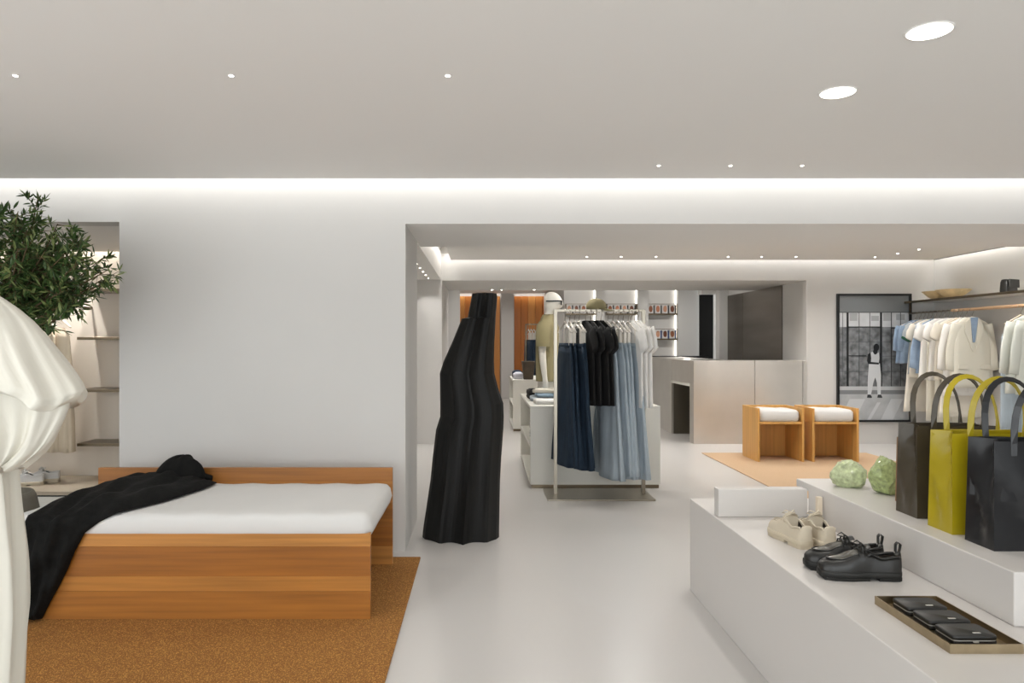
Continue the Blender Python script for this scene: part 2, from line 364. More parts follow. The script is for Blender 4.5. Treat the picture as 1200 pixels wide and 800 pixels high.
# daybed
RUG = 0.012
db = thing('daybed', 'long wooden daybed with a white mattress on the brown rug', 'daybed', (-1.486, 3.65, RUG))
hw = 0.923
fp = MB().box(-hw + 0.002, hw - 0.002, 0.004, 0.028, 0, 0.426).build('front_panel', M['oak'][1], db)
for i, (a, b) in enumerate(((0, 0.140), (0.1405, 0.215), (0.2155, 0.365), (0.3655, 0.430))):
    MB().box(-hw, hw, 0, 0.03, a, b).build('board', M['oak'][(1, 2, 3, 0)[i]], fp, bevel=0.0008, seg=1)
bp_ = MB().box(-hw + 0.002, hw - 0.002, 0.902, 0.926, 0, 0.600).build('back_panel', M['oak'][1], db)
for i, (a, b) in enumerate(((0, 0.115), (0.1155, 0.24), (0.2405, 0.39), (0.3905, 0.520), (0.5205, 0.606))):
    MB().box(-hw, hw, 0.90, 0.93, a, b).build('board', M['oak'][(0, 3, 1, 2, 1)[i]], bp_, bevel=0.0008, seg=1)
MB().box(-hw + 0.04, hw - 0.06, 0.03, 0.90, 0.365, 0.40).build('platform', M['oak'][2], db)
def mattress(x0, x1, y0, y1, z0, z1, nx=40, ny=22, r=0.05, seed=1):
    rnd = random.Random(seed); mb = MB(); rings = []
    prof = [(0.0, 0.012), (0.0, 0.0), (0.35, -0.012), (0.75, -0.004), (0.93, 0.012), (1.0, 0.04), (1.0, 0.12)]
    def out(ins):
        pts = []
        a0, a1, b0, b1 = x0 + ins, x1 - ins, y0 + ins, y1 - ins; rr = max(0.01, 0.05 - ins * 0.2)
        for (cx_, cy_, s) in ((a1 - rr, b0 + rr, -PI / 2), (a1 - rr, b1 - rr, 0), (a0 + rr, b1 - rr, PI / 2), (a0 + rr, b0 + rr, PI)):
            for k in range(5):
                t = s + k * PI / 8; pts.append((cx_ + rr * math.cos(t), cy_ + rr * math.sin(t)))
        full = []
        n = len(pts)
        for i in range(n):
            p, q = pts[i], pts[(i + 1) % n]; dl = math.hypot(q[0] - p[0], q[1] - p[1]); m = max(1, int(n_seg(dl)))
            for j in range(m): full.append((lerp(p[0], q[0], j / m), lerp(p[1], q[1], j / m)))
        return full
    base = None
    def n_seg(d): return d / 0.06 if d > 0.06 else 1
    counts = None
    full0 = out(0)
    for t, ins in prof:
        ring = []
        cxm, cym = (x0 + x1) / 2, (y0 + y1) / 2
        for (px_, py_) in full0:
            sx = (abs(x1 - x0) / 2 - ins) / (abs(x1 - x0) / 2); sy = (abs(y1 - y0) / 2 - ins) / (abs(y1 - y0) / 2)
            wv = 0.003 * math.sin(px_ * 23) + 0.003 * math.sin(py_ * 19 + 1)
            ring.append((cxm + (px_ - cxm) * sx, cym + (py_ - cym) * sy, lerp(z0, z1, t) + (wv if t > 0.5 else wv * 0.4)))
        rings.append(ring)
    return MB().loft(rings)
mattress(-hw + 0.02, hw - 0.008, 0.008, 0.89, 0.402, 0.520).build('mattress', 'lino', db, True)

# black carved sculpture
rows = [(342.5, 553, 582.3), (346, 552.5, 583), (371, 548, 581), (372.5, 541, 581), (400, 530, 579.5), (424, 519.5, 579), (438, 515, 579.5), (458, 515.3, 584.5), (474, 515.5, 590), (490, 515.5, 590.5), (506, 510.5, 590), (540, 506.5, 587.5), (566, 504, 586.2), (600, 499, 585.5), (628, 495, 585), (635, 494.6, 585)]
rings = []
NS = 26
Yc = 5.2
for r_i in range(len(rows) - 1):
    a, b = rows[r_i], rows[r_i + 1]; m = max(1, int((b[0] - a[0]) / 7))
    for q in range(m + (1 if r_i == len(rows) - 2 else 0)):
        t = q / m; py, xl, xr = [lerp(u, v, t) for u, v in zip(a, b)]
        z = (635 - py) / 292.5 * 1.757
        X0, X1 = (xl - CX) * Yc / F, (xr - CX) * Yc / F
        dep = 0.10 + 0.05 * (1 - z / 1.75)
        front = []; back = []
        for k in range(NS + 1):
            s_ = k / NS
            fl = abs(math.sin(s_ * PI * 3.4 + 0.5 + 0.18 * math.sin(z * 1.6))) ** 0.8
            nz = 0.003 * math.sin(z * 7 + k * 0.9)
            env = math.sin(PI * min(1, max(0, s_))) ** 0.45
            front.append((lerp(X0, X1, s_), -dep * env - 0.065 * (1 - fl) * env * (0.4 + 0.6 * (1 - z / 1.9)) + nz * env, z + (0.012 * math.sin(s_ * 9) if z < 0.01 else 0) * 0))
        for k in range(NS, -1, -1):
            s_ = k / NS; env = math.sin(PI * s_) ** 0.5
            back.append((lerp(X0, X1, s_), 0.02 + dep * 0.8 * env, z))
        rings.append(front + back)
sc = MB().loft(rings).build('wood_sculpture', 'charred', loc=(0, Yc + 0.04, 0))
tag(sc, 'tall charred black fluted wooden sculpture standing at the opening', 'sculpture')

# display tables
def display_table(label, loc, w, d, h):
    t = thing('display_table', label, 'display table', loc)
    tk = 0.03
    MB().box(0, w, 0, d, h - tk, h).build('top', 'table', t, bevel=0.003)
    MB().box(0, w, 0, tk, 0.035, h - tk).build('front_panel', 'table', t, bevel=0.002)
    MB().box(0, w, d - tk, d, 0.035, h - tk).build('back_panel', 'table', t, bevel=0.002)
    MB().box(w - tk, w, tk, d - tk, 0.035, h - tk).build('side_panel', 'table', t)
    MB().box(0, w - tk, tk, d - tk, 0.035, 0.06).build('bottom_shelf', 'table', t)
    MB().box(0, w - tk, tk, d - tk, h * 0.49, h * 0.49 + 0.02).build('middle_shelf', 'table', t)
    MB().box(0.42, 0.45, tk, d - tk, 0.06, h - tk).build('divider', 'table', t)
    MB().box(0.012, w - 0.012, 0.012, d - 0.012, 0.0, 0.035).build('plinth', 'bronze', t)  # recessed toe-kick, its dark colour stands in for a shadow gap
    return t
display_table('white display table with open cubbies behind the steel clothes rack', (0.465, 7.0, 0), 1.255, 1.75, 0.793)
display_table('white display table further back carrying the brown vessel', (0.49, 11.55, 0), 1.20, 1.55, 0.816)

# folded garments
def folded(name, label, m, c, w, d, h, rz=0, group=None, cat='folded clothes', seed=0):
    rnd = random.Random(seed + int(c[0] * 100)); rings = []
    for t, ins in ((0, 0.01), (0.2, 0.0), (0.45, 0.006), (0.55, 0.0), (0.85, 0.004), (1.0, 0.03), (1.03, 0.09)):
        ring = []
        for k in range(40):
            a = 2 * PI * k / 40
            cc, ss = math.cos(a), math.sin(a)
            x_ = math.copysign(abs(cc) ** 0.35, cc) * (w / 2 - ins); y_ = math.copysign(abs(ss) ** 0.35, ss) * (d / 2 - ins)
            ring.append((x_ * (1 + 0.02 * math.sin(3 * a + seed)), y_, h * t + (0.006 * math.sin(2 * a + seed + c[0]) if t > 0.5 else 0)))
        rings.append(ring)
    o = MB().loft(rings).build(name, m, None, True, loc=c, rz=rz); return tag(o, label, cat, group)
Z1 = 0.793
folded('folded_shirt', 'folded white shirt lying foremost on the display table', 'whitetee', (0.70, 7.32, Z1), 0.36, 0.30, 0.045)
folded('folded_shirt', 'folded light grey shirt on the display table behind the white one', 'greytee', (0.68, 7.66, Z1), 0.36, 0.28, 0.05, seed=2)
folded('folded_shirt', 'folded pale blue shirt resting on the light grey folded shirt', 'paleblue', (0.72, 7.64, Z1 + 0.052), 0.32, 0.25, 0.035, 0.1, seed=3)
folded('folded_sweater', 'folded cream sweater in front of the mannequin on the display table', 'offwhite', (0.66, 7.60, Z1 + 0.09), 0.26, 0.16, 0.04, -0.2, seed=5)
folded('folded_trousers', 'folded black trousers beside the mannequin on the display table', 'blacktee', (0.56, 7.98, Z1), 0.13, 0.30, 0.10, 0.05, seed=8)
folded('folded_blouse', 'folded black and white printed top in the upper cubby', 'pattern', (0.66, 7.35, 0.410), 0.34, 0.50, 0.23, seed=6)
folded('folded_blouse', 'folded pale top in the lower cubby with a dark edge', 'offwhite', (0.68, 7.38, 0.062), 0.34, 0.42, 0.16, seed=9)
Z2 = 0.816
folded('folded_shirt', 'folded lilac white shirt beside the brown vessel', 'lilac', (0.60, 11.98, Z2), 0.18, 0.3, 0.10, seed=4)
folded('folded_jeans', 'folded dark jeans behind the lilac white shirt', 'denim_d', (0.60, 12.34, Z2), 0.18, 0.3, 0.12, seed=4)
v = MB()
rings = [ell(0, 0, z, a, a, 28, 0.45) for z, a in ((0, 0.075), (0.02, 0.08), (0.28, 0.105), (0.295, 0.105), (0.295, 0.094), (0.10, 0.08))]
tag(MB().loft(rings).build('vessel', 'basket', None, True, loc=(0.745, 11.72, Z2)), 'dark brown square tapered vessel on the further display table', 'vessel')

# service counter
ct = thing('service_counter', 'brushed steel service counter with an open shelf at its end', 'counter', (2.94, 10.08, 0))
HC = 1.158
MB().box(0, 0.845, 0, 0.025, 0, HC).build('front_panel', 'steel', ct, bevel=0.002, seg=1)
MB().box(0.850, 1.515, 0, 0.025, 0, HC).build('front_panel', 'steel', ct, bevel=0.002, seg=1)
MB().box(1.520, 1.573, 0, 0.018, 0, HC).build('filler_panel', 'steel', ct, bevel=0.002, seg=1)
MB().box(0, 0.03, 0.025, 0.20, 0, HC - 0.02).build('end_panel', 'steel', ct)
MB().box(0, 0.03, 1.18, 2.70, 0, HC - 0.02).build('side_panel', 'steel', ct, bevel=0.002)
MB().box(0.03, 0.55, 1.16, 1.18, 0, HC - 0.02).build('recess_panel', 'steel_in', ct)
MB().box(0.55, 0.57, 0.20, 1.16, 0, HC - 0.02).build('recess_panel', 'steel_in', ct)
MB().box(-0.012, 0.55, 0.20, 1.16, 0.79, 0.825).build('shelf', 'table', ct, bevel=0.002)
MB().box(0.0, 0.55, 0.20, 1.16, 0.83, HC - 0.02).build('apron', 'steel', ct)
MB().box(0.0, 0.62, 0.025, 2.72, HC - 0.02, HC).build('worktop', 'steel', ct, bevel=0.002)
MB().box(0.62, 1.573, 0.025, 0.40, HC - 0.02, HC).build('worktop', 'steel', ct)
bc = thing('back_counter', 'dark topped low counter behind the steel service counter', 'counter', (3.20, 12.95, 0))
MB().box(0, 0.85, 0.05, 0.60, 0, 1.13).build('body', 'steel', bc)
MB().box(-0.02, 0.86, 0.03, 0.62, 1.13, 1.165).build('worktop', 'frame', bc, bevel=0.003)
MB().box(-1.45, -0.03, 0.75, 0.89, 1.13, 1.16).build('ledge', 'bronze', bc)

# box stools
def stool(label, x):
    t = thing('box_stool', label, 'stool', (x, 8.5, 0.010), 0, 'box stools on the tan rug')
    W, D, HH, k = 0.545, 0.50, 0.626, 0.025
    MB().box(0, k, 0, D, 0, HH).build('side_panel', 'stoolwood', t, bevel=0.002)
    MB().box(W - k, W, 0, D, 0, HH).build('side_panel', 'stoolwood', t, bevel=0.002)
    MB().box(k, W - k, D - k, D, 0, HH).build('back_panel', 'stoolwood', t, bevel=0.002)
    MB().box(k, W - k, 0.012, D - k, 0.44, 0.465).build('seat_board', 'stoolwood', t, bevel=0.002)
    rings = []
    for z, s_ in ((0.467, 0.93), (0.485, 0.99), (0.53, 1.0), (0.575, 0.985), (0.598, 0.9), (0.606, 0.6), (0.608, 0.2)):
        rings.append([(W / 2 + px_ * s_, D / 2 - 0.008 + py_ * s_, z + 0.006 * math.sin(px_ * 14 + x) * (1 if z > 0.55 else 0)) for px_, py_, _ in ell(0, 0, 0, W / 2 - k - 0.004, D / 2 - k * 0.8, 36, 0.28)])
    MB().loft(rings).build('cushion', 'lino', t, True)
    return t
stool('wooden box stool with white cushion next to the steel counter', 3.23)
stool('wooden box stool with white cushion next to the framed photograph', 3.872)

# white stepped plinths
tag(MB().box(1.18, 3.6, 1.2, 4.12, 0, 0.52).build('display_plinth', 'plinth', bevel=0.004), 'wide low white plinth carrying the shoes and the wallet tray', 'plinth')
tag(MB().prism([(2.25, .5202), (3.67, .5202), (3.67, .65), (3.81, .65), (3.81, .69), (2.25, .69)], 1.65, 3.6, 'yz').build('display_plinth', 'plinth', bevel=0.004), 'upper white plinth block carrying the leather totes', 'plinth')
tag(MB().box(1.196, 1.647, 3.67, 3.74, 0.5202, 0.662).build('display_plinth', 'plinth', bevel=0.004), 'low white upright slab behind the cream shoes', 'plinth')
tag(MB().box(-0.012, 0.012, -0.012, 0.012, 0, 0.140).build('wooden_post', 'hanger', loc=(1.625, 3.50, 0.52), bevel=0.002), 'small pale wooden post behind the cream shoes', 'post')

# niche furniture
pl = thing('low_platform', 'low taupe platform under the niche shelves', 'platform', (-3.7, 6.235, 0))
MB().box(-0.9, 1.25, -0.37, 0.36, 0.17, 0.20).build('top', 'taupe', pl, bevel=0.002)
MB().box(-0.89, 1.24, -0.355, 0.36, 0.0, 0.155).build('body', 'table', pl)
MB().box(-0.88, 1.23, -0.34, 0.36, 0.155, 0.17).build('shadow_gap', 'frame', pl)
for i, z in enumerate((1.85, 1.43, 0.975, 0.505)):
    o = MB().box(-3.52, -2.445, 6.30, 6.598, z, z + 0.024).build('wall_shelf', 'bronze', bevel=0.001, seg=1)
    tag(o, ('topmost thin metal shelf on the niche wall', 'second thin metal shelf from the top on the niche wall', 'third thin metal shelf from the top on the niche wall', 'lowest thin metal shelf on the niche wall')[i], 'shelf')

# framed photograph
fr = thing('framed_photograph', 'tall framed black and white photograph of a figure before a factory window', 'picture', (5.445, 10.098, 0.307))
FW, FH = 1.03, 1.78
for a, b, c_, d_ in ((-FW / 2, -FW / 2 + 0.028, 0, FH), (FW / 2 - 0.028, FW / 2, 0, FH)):
    MB().box(a, b, -0.04, 0, c_, d_).build('frame_bar', 'frame', fr, bevel=0.002)
for a, b in ((0, 0.028), (FH - 0.028, FH)):
    MB().box(-FW / 2 + 0.028, FW / 2 - 0.028, -0.04, 0, a, b).build('frame_bar', 'frame', fr, bevel=0.002)
pr = MB().box(-FW / 2 + 0.028, FW / 2 - 0.028, -0.012, -0.002, 0.028, FH - 0.028).build('print', mat('print_grey', (120, 124, 127), 0.5), fr)
def zx(v): return (v - 220) / 430 * FW
def zz(v): return (775 - v) / 755 * FH
ink = {}
def shade(g, var=0.0, sc_=40):
    k = (g, var)
    if k not in ink: ink[k] = mat('print_ink_%d_%d' % (g, int(var * 100)), (g - 3, g, g + 3), 0.5, var=var, scale=(11 if var > .3 else 6))
    return ink[k]
LAY = [0.0122]
def patch(name, poly, g, var=0.0):
    LAY[0] += 0.00025
    return MB().prism([(zx(a), zz(b)) for a, b in poly], -LAY[0], -0.0119).build(name, shade(g, var), pr)
def rect(name, a, b, c_, d_, g, var=0.0): return patch(name, [(a, b), (c_, b), (c_, d_), (a, d_)], g, var)
rect('sky_print', 15, 130, 424, 216, 205, 0.08); rect('foliage_print', 15, 216, 424, 566, 116, 0.55)
for a, b, c_, d_ in ((80, 135, 125, 180), (205, 150, 250, 180), (275, 135, 320, 180), (350, 140, 400, 175)): rect('building_print', a, b, c_, d_, 170)
rect('sill_print', 15, 566, 424, 588, 186); rect('apron_print', 15, 588, 424, 612, 128); rect('floor_print', 15, 612, 424, 764, 176, 0.12)
for q in ((20, 640, 110, 764), (180, 660, 200, 764), (260, 640, 330, 764)): patch('floor_light_print', [(q[0] + 60, q[1]), (q[2] + 60, q[1]), (q[2], q[3]), (q[0], q[3])], 198)
for xx, wd, g in ((68, 12, 26), (262, 12, 26), (135, 3, 70), (197, 3, 70), (322, 4, 40), (375, 3, 60), (40, 2, 90)): rect('mullion_print', xx - wd / 2, 130, xx + wd / 2, 566, g)
for yy, hh, a, b, g in ((130, 4, 15, 424, 70), (216, 6, 68, 262, 26), (222, 5, 322, 424, 30), (305, 2, 15, 424, 70), (386, 5, 68, 175, 30), (388, 2, 175, 424, 70), (478, 2, 15, 424, 70)): rect('glazing_bar_print', a, yy - hh / 2, b, yy + hh / 2, g)
patch('trousers_print', [(192, 432), (254, 432), (261, 500), (259, 616), (242, 616), (238, 545), (228, 512), (216, 545), (203, 616), (184, 616), (186, 510)], 205)
patch('tank_top_print', [(198, 368), (214, 362), (222, 378), (234, 378), (240, 362), (252, 370), (252, 434), (200, 434)], 192)
patch('arm_print', [(186, 376), (200, 366), (204, 400), (202, 422), (248, 426), (248, 437), (188, 434), (181, 415)], 30)
patch('arm_print', [(250, 368), (259, 376), (264, 410), (258, 430), (248, 430), (252, 400)], 30)
patch('neck_print', [(220, 348), (238, 348), (242, 366), (232, 378), (222, 376), (214, 364)], 34)
patch('head_print', [(234 + 16 * math.cos(k * PI / 10) , 336 + 22 * math.sin(k * PI / 10)) for k in range(20)], 24)
for a in (180, 240): patch('shoe_print', [(a + 4, 614), (a + 20, 614), (a + 28, 628), (a + 26, 634), (a, 632)], 60)

# ------------------------------------------------------------------ clothes rack
rk = thing('clothes_rack', 'satin steel clothes rack with a flat base plate', 'clothes rack', (1.06, 6.68, 0))
RZ = 1.70
MB().box(-0.48, 0.48, -0.25, 0.25, 0, 0.014).build('base_plate', 'nickel', rk, bevel=0.002)
for s_ in (-0.385, 0.425):
    MB().box(s_ - 0.016, s_ + 0.016, -0.016, 0.016, 0.014, RZ + 0.012).build('upright', 'nickel', rk, bevel=0.002)
MB().box(-0.401, 0.441, -0.012, 0.012, RZ - 0.012, RZ + 0.012).build('rail', 'nickel', rk, bevel=0.002)
rk2 = thing('clothes_rack', 'thin metal clothes rack before the orange boards', 'clothes rack', (1.15, 14.6, 0))
MB().box(-0.30, 0.32, -0.2, 0.2, 0, 0.014).build('base_plate', 'nickel', rk2)
for s_ in (-0.27, 0.29): MB().box(s_ - 0.012, s_ + 0.012, -0.012, 0.012, 0.014, 1.79).build('upright', 'bronze', rk2)
MB().box(-0.282, 0.302, -0.012, 0.012, 1.766, 1.79).build('rail', 'bronze', rk2)
# wall rail and shelf in the middle room
ws = thing('wall_shelf', 'long metal wall shelf above the garment rail', 'shelf', (6.298, 8.5, 1.955))
MB().box(-0.42, 0, -1.5, 1.595, 0, 0.02).build('board', 'table', ws)
MB().box(-0.43, -0.42, -1.5, 1.595, -0.006, 0.024).build('front_edge', 'bronze', ws)
wr = thing('garment_rail', 'long wall mounted garment rail with a tan wrapped section', 'rail', (5.90, 8.5, 1.81))
MB().tube([(0, -1.5, 0), (0, 1.52, 0)], 0.012, 10).build('rail', 'bronze', wr, True)
MB().tube([(0, -1.5, 0), (0, 0.60, 0)], 0.019, 12).build('leather_wrap', 'tanrail', wr, True)
for y in (-1.4, 1.50): MB().box(-0.006, 0.006, y - 0.006, y + 0.006, 0.012, 0.142).build('bracket', 'bronze', wr)

# ================================================================== HANGERS AND GARMENTS
def make_hanger(m, clips=False):
    t = thing('clothes_hanger', 'x', 'hanger')
    hook = [(0.028 * math.cos(a), 0, -0.004 + 0.028 * math.sin(a)) for a in [PI * (1.05 - 1.05 * k / 10) for k in range(11)]]
    hook = hook[:-1] + [(0.022, 0, -0.03), (0.004, 0, -0.055), (0, 0, -0.10)]
    MB().tube([(p[0], p[1], p[2] - 0.011) for p in hook], 0.003, 6).build('hook', 'nickel', t, True)
    if not clips:
        MB().tube([(-0.205, 0, -0.185), (-0.15, 0, -0.155), (-0.07, 0, -0.118), (0, 0, -0.098), (0.07, 0, -0.118), (0.15, 0, -0.155), (0.205, 0, -0.185)], [0.010, 0.012, 0.013, 0.014, 0.013, 0.012, 0.010], 8, 0.7).build('shoulder_arm', m, t, True)
    else:
        MB().tube([(-0.17, 0, -0.20), (-0.08, 0, -0.15), (0, 0, -0.10), (0.08, 0, -0.15), (0.17, 0, -0.20)], 0.011, 8, 0.7).build('shoulder_arm', m, t, True)
        for s_ in (-0.13, 0.13): MB().box(s_ - 0.014, s_ + 0.014, -0.012, 0.012, -0.33, -0.17).build('clip', m, t, bevel=0.003)
    return t
HG = {}
def hang(kind, loc, rz, label, group):
    if kind not in HG:
        HG[kind] = make_hanger({'w': 'hanger_w', 'b': 'hanger', 'c': 'hanger_w', 'd': 'rubber', 'e': 'hanger'}[kind], kind in 'ce'); t = HG[kind]
        t.location = loc; t.rotation_euler = (0, 0, rz); t['label'] = label; t['group'] = group; return t
    return dup(HG[kind], loc, rz, label, group)
def cloth(rows, kf=5, n=36, levels=16, seed=0, pw=0.8):
    rnd = random.Random(seed); ph = rnd.uniform(0, 6); ph2 = rnd.uniform(0, 6); rings = []
    z0, z1 = rows[0][0], rows[-1][0]
    zs = sorted(set([r[0] for r in rows] + [lerp(z0, z1, i / levels) for i in range(levels + 1)]), reverse=True)
    for z in zs:
        a, b, fo = table_lookup(rows, z)
        ring = []
        for k in range(n):
            t = 2 * PI * k / n; c, s_ = math.cos(t), math.sin(t)
            d_ = fo * (math.sin(kf * t + ph + 0.8 * math.sin(z * 3 + ph2)) + 0.5 * math.sin((2 * kf + 1) * t + ph2))
            ring.append(((a + d_ * 0.5) * math.copysign(abs(c) ** pw, c), b * math.copysign(abs(s_) ** pw, s_) + d_ * (0.3 + 0.7 * abs(s_)) * math.copysign(1, s_), z + 0.004 * math.sin(3 * t + ph)))
        rings.append(ring)
    return MB().loft(rings)
SH = [(-0.098, 0.045, 0.022, 0), (-0.112, 0.085, 0.03, 0), (-0.150, 0.165, 0.034, 0.001), (-0.185, 0.215, 0.036, 0.002)]
GAR = {}
def make_garment(kind):
    m, hem, sl = None, 0.8, 'short'
    nm, m, hem, hw_, sl, extra = {
        'blacktee': ('t_shirt', 'blacktee', -0.86, 0.25, 'short', None), 'whitetee': ('t_shirt', 'whitetee', -0.88, 0.25, 'short', None),
        'greytee': ('t_shirt', 'greytee', -0.82, 0.25, 'short', 'trim'), 'wtee2': ('t_shirt', 'offwhite', -0.86, 0.27, 'short', None),
        'denimjacket': ('denim_jacket', 'denim_m', -0.68, 0.27, 'half', 'placket'), 'denimshirt': ('denim_shirt', 'denim_m', -0.80, 0.26, 'long', 'placket'),
        'dress': ('long_dress', 'offwhite', -1.32, 0.27, 'none', None), 'longshirt': ('long_shirt', 'whitetee', -1.05, 0.27, 'long', 'placket'),
        'blazer': ('blazer', 'ivory', -0.95, 0.27, 'long', 'lapel'), 'sage': ('shirt', 'mint', -0.95, 0.27, 'long', 'placket'),
        'creamdress': ('long_dress', 'beige', -1.25, 0.22, 'none', None), 'trousers': ('trousers', 'ivory', -1.40, 0.2, 'none', None), 'jeans': ('jeans', 'denim_l', -1.38, 0.2, 'none', None), 'jeansd': ('jeans', 'denim_d', -1.2, 0.17, 'none', None),
    }[kind]
    t = thing(nm, 'x', nm.replace('_', ' '))
    seed = sum(map(ord, kind))
    if kind in ('trousers', 'jeans', 'jeansd'):
        MB().box(-0.19, 0.19, -0.018, 0.018, -0.36, -0.31).build('waistband', m, t, bevel=0.006)
        for s_ in (-1, 1):
            r = cloth([(-0.34, 0.095, 0.03, 0.001), (-0.6, 0.105, 0.035, 0.004), (hem, 0.11, 0.03, 0.007)], 3, 24, 8, seed + s_)
            r.v = [(q[0] + s_ * 0.098, q[1], q[2]) for q in r.v]
            r.build('trouser_leg', m, t, True)
        return t
    if sl == 'none':
        rows_ = [(-0.19, 0.10, 0.02, 0), (-0.26, 0.17, 0.035, 0.002), (-0.5, 0.19, 0.045, 0.008), (hem, hw_, 0.06, 0.016)]
    else:
        rows_ = SH + [(-0.25, 0.228, 0.045, 0.004), (-0.45, hw_ - 0.02, 0.05, 0.008), (hem, hw_, 0.045, 0.012)]
    body = cloth(rows_, 5, 36, 14, seed).build('body', m, t, True)
    ln = {'short': 0.20, 'half': 0.34, 'long': 0.56, 'none': 0}[sl]
    if ln:
        for s_ in (-1, 1):
            d_ = Vector((s_ * (0.36 if sl == 'short' else 0.18), 0, -1)).normalized()
            p0 = Vector((s_ * 0.185, 0, -0.185)); pts = []; rs = []
            for q in range(7):
                f = q / 6; pts.append(p0 + d_ * (ln * f) + Vector((s_ * 0.02 * math.sin(f * PI), 0.008 * math.sin(f * 5 + seed), 0)))
                rs.append(lerp(0.068, 0.066 if sl == 'short' else 0.052, f) * (1 + 0.05 * math.sin(f * 14)))
            mb = MB(); rings = []
            for p, r_ in zip(pts, rs):
                rings.append([p + Vector((math.cos(2 * PI * k / 16) * r_, math.sin(2 * PI * k / 16) * r_ * 0.55, math.cos(2 * PI * k / 16) * r_ * s_ * (0.55 if sl == 'short' else 0.25))) for k in range(16)])
            sv = mb.loft(rings).build('sleeve', m, t, True)
            if extra == 'trim':
                e = pts[-1]; r_ = rs[-1] * 1.04
                MB().loft([[e + d_ * dz + Vector((math.cos(2 * PI * k / 16) * r_, math.sin(2 * PI * k / 16) * r_ * 0.58, math.cos(2 * PI * k / 16) * r_ * s_ * 0.55)) for k in range(16)] for dz in (-0.02, 0.006)]).build('cuff', 'green', t, True)
    if extra == 'placket':
        MB().box(-0.016, 0.016, -0.056, -0.046, hem + 0.03, -0.2).build('placket', m, t, bevel=0.004)
        MB().prism([(-0.075, -0.095), (0.0, -0.16), (0.075, -0.095), (0.085, -0.15), (0.02, -0.205), (-0.02, -0.205), (-0.085, -0.15)], -0.050, -0.028).build('collar', m, t, bevel=0.004)
    if extra == 'lapel':
        for s_ in (-1, 1):
            MB().prism([(s_ * 0.05, -0.10), (s_ * 0.11, -0.16), (s_ * 0.12, -0.27), (s_ * 0.015, -0.52)], -0.066, -0.052).build('lapel', m, t, bevel=0.004)
        MB().prism([(-0.05, -0.10), (0.05, -0.10), (0.012, -0.40), (-0.012, -0.40)], -0.058, -0.04).build('shirt_front', 'denim_m', t)
        for s_ in (-1, 1): MB().box(s_ * 0.14 - 0.06, s_ * 0.14 + 0.06, -0.062, -0.05, -0.72, -0.67).build('pocket_flap', m, t, bevel=0.003)
    if kind.endswith('tee'):
        MB().loft([ell(0, -0.005, z, a, b, 20) for z, a, b in ((-0.092, 0.062, 0.034), (-0.115, 0.078, 0.044))], False).build('neck_rib', m, t, True)
    return t
def make_skirt(m, ln, seed):
    t = thing('denim_skirt', 'x', 'skirt')
    MB().loft([ell(0, 0, z, a, b, 32, 0.8) for z, a, b in ((-0.30, 0.165, 0.022), (-0.345, 0.172, 0.026))]).build('waistband', m, t, True)
    cloth([(-0.335, 0.17, 0.025, 0.001), (-0.48, 0.21, 0.032, 0.004), (-0.9, 0.255, 0.048, 0.016), (-0.335 - ln, 0.315, 0.064, 0.028)], 4, 56, 16, seed).build('body', m, t, True)
    return t
def garment(kind, loc, rz, label, group):
    if kind not in GAR:
        g = make_skirt({'skd': 'denim_d', 'skl': 'denim_l'}[kind], {'skd': 1.08, 'skl': 1.17}[kind], 3) if kind in ('skd', 'skl') else make_garment(kind)
        GAR[kind] = g; g.location = loc; g.rotation_euler = (0, 0, rz); g['label'] = label
        if group: g['group'] = group
        return g
    o = dup(GAR[kind], loc, rz, label)
    if group: o['group'] = group
    elif 'group' in o: del o['group']
    return o
def rackx(px): return (px - CX) * 6.68 / F
rr = random.Random(4)
ORD = ('first', 'second', 'third', 'fourth', 'fifth')
def onrack(pxs, kind, hk, lab, hlab, grp, hgrp, rz0):
    for p in pxs:
        loc = (rackx(p), 6.68, RZ); rz = rz0 + rr.uniform(-0.10, 0.10); k = pxs.index(p)
        hang(hk, loc, rz, hlab % ORD[k], hgrp); g = garment(kind, loc, rz, lab % ORD[k], grp); g.scale = (1 + rr.uniform(-.05, .04), 0.8 if kind[:2] == 'sk' else 0.55, 1 + (rr.uniform(-.02, .02) if kind[:2] == 'sk' else 0))
A0 = math.radians(-74)
onrack((662, 667.5, 673, 678.5), 'skd', 'c', 'long dark blue denim skirt, %s from the bare rack upright beside the mannequin', 'white clip hanger of the %s dark skirt from the mannequin', 'dark denim skirts on the rack', 'clip hangers of the dark skirts', A0)
onrack((686, 692, 698, 704), 'blacktee', 'd', 'black short-sleeved top, %s from the dark blue skirts on the rack', 'dark hanger of the %s black top from the dark blue skirts', 'black tops on the rack', 'hangers of the black tops', A0)
onrack((712, 718, 724, 730, 736), 'skl', 'c', 'long pale blue denim skirt, %s from the black tops on the rack', 'white clip hanger of the %s pale skirt from the black tops', 'pale denim skirts on the rack', 'clip hangers of the pale skirts', A0)
onrack((739.5, 743.5, 747.5), 'whitetee', 'w', 'white short-sleeved top, %s from the pale blue skirts on the rack', 'white hanger of the %s white top from the pale skirts', 'white tops on the rack', 'hangers of the white tops', A0)
for kk, p in enumerate((0.93, 0.985, 1.04, 1.10)):
    loc = (p, 14.6, 1.778); hang('c', loc, A0, 'white hanger on the thin far rack, %s from its bare upright' % ORD[kk], 'hangers on the far rack')
    garment('jeansd', loc, A0, 'dark blue jeans on the thin far rack, %s from its bare upright' % ORD[kk], 'jeans on the far rack')
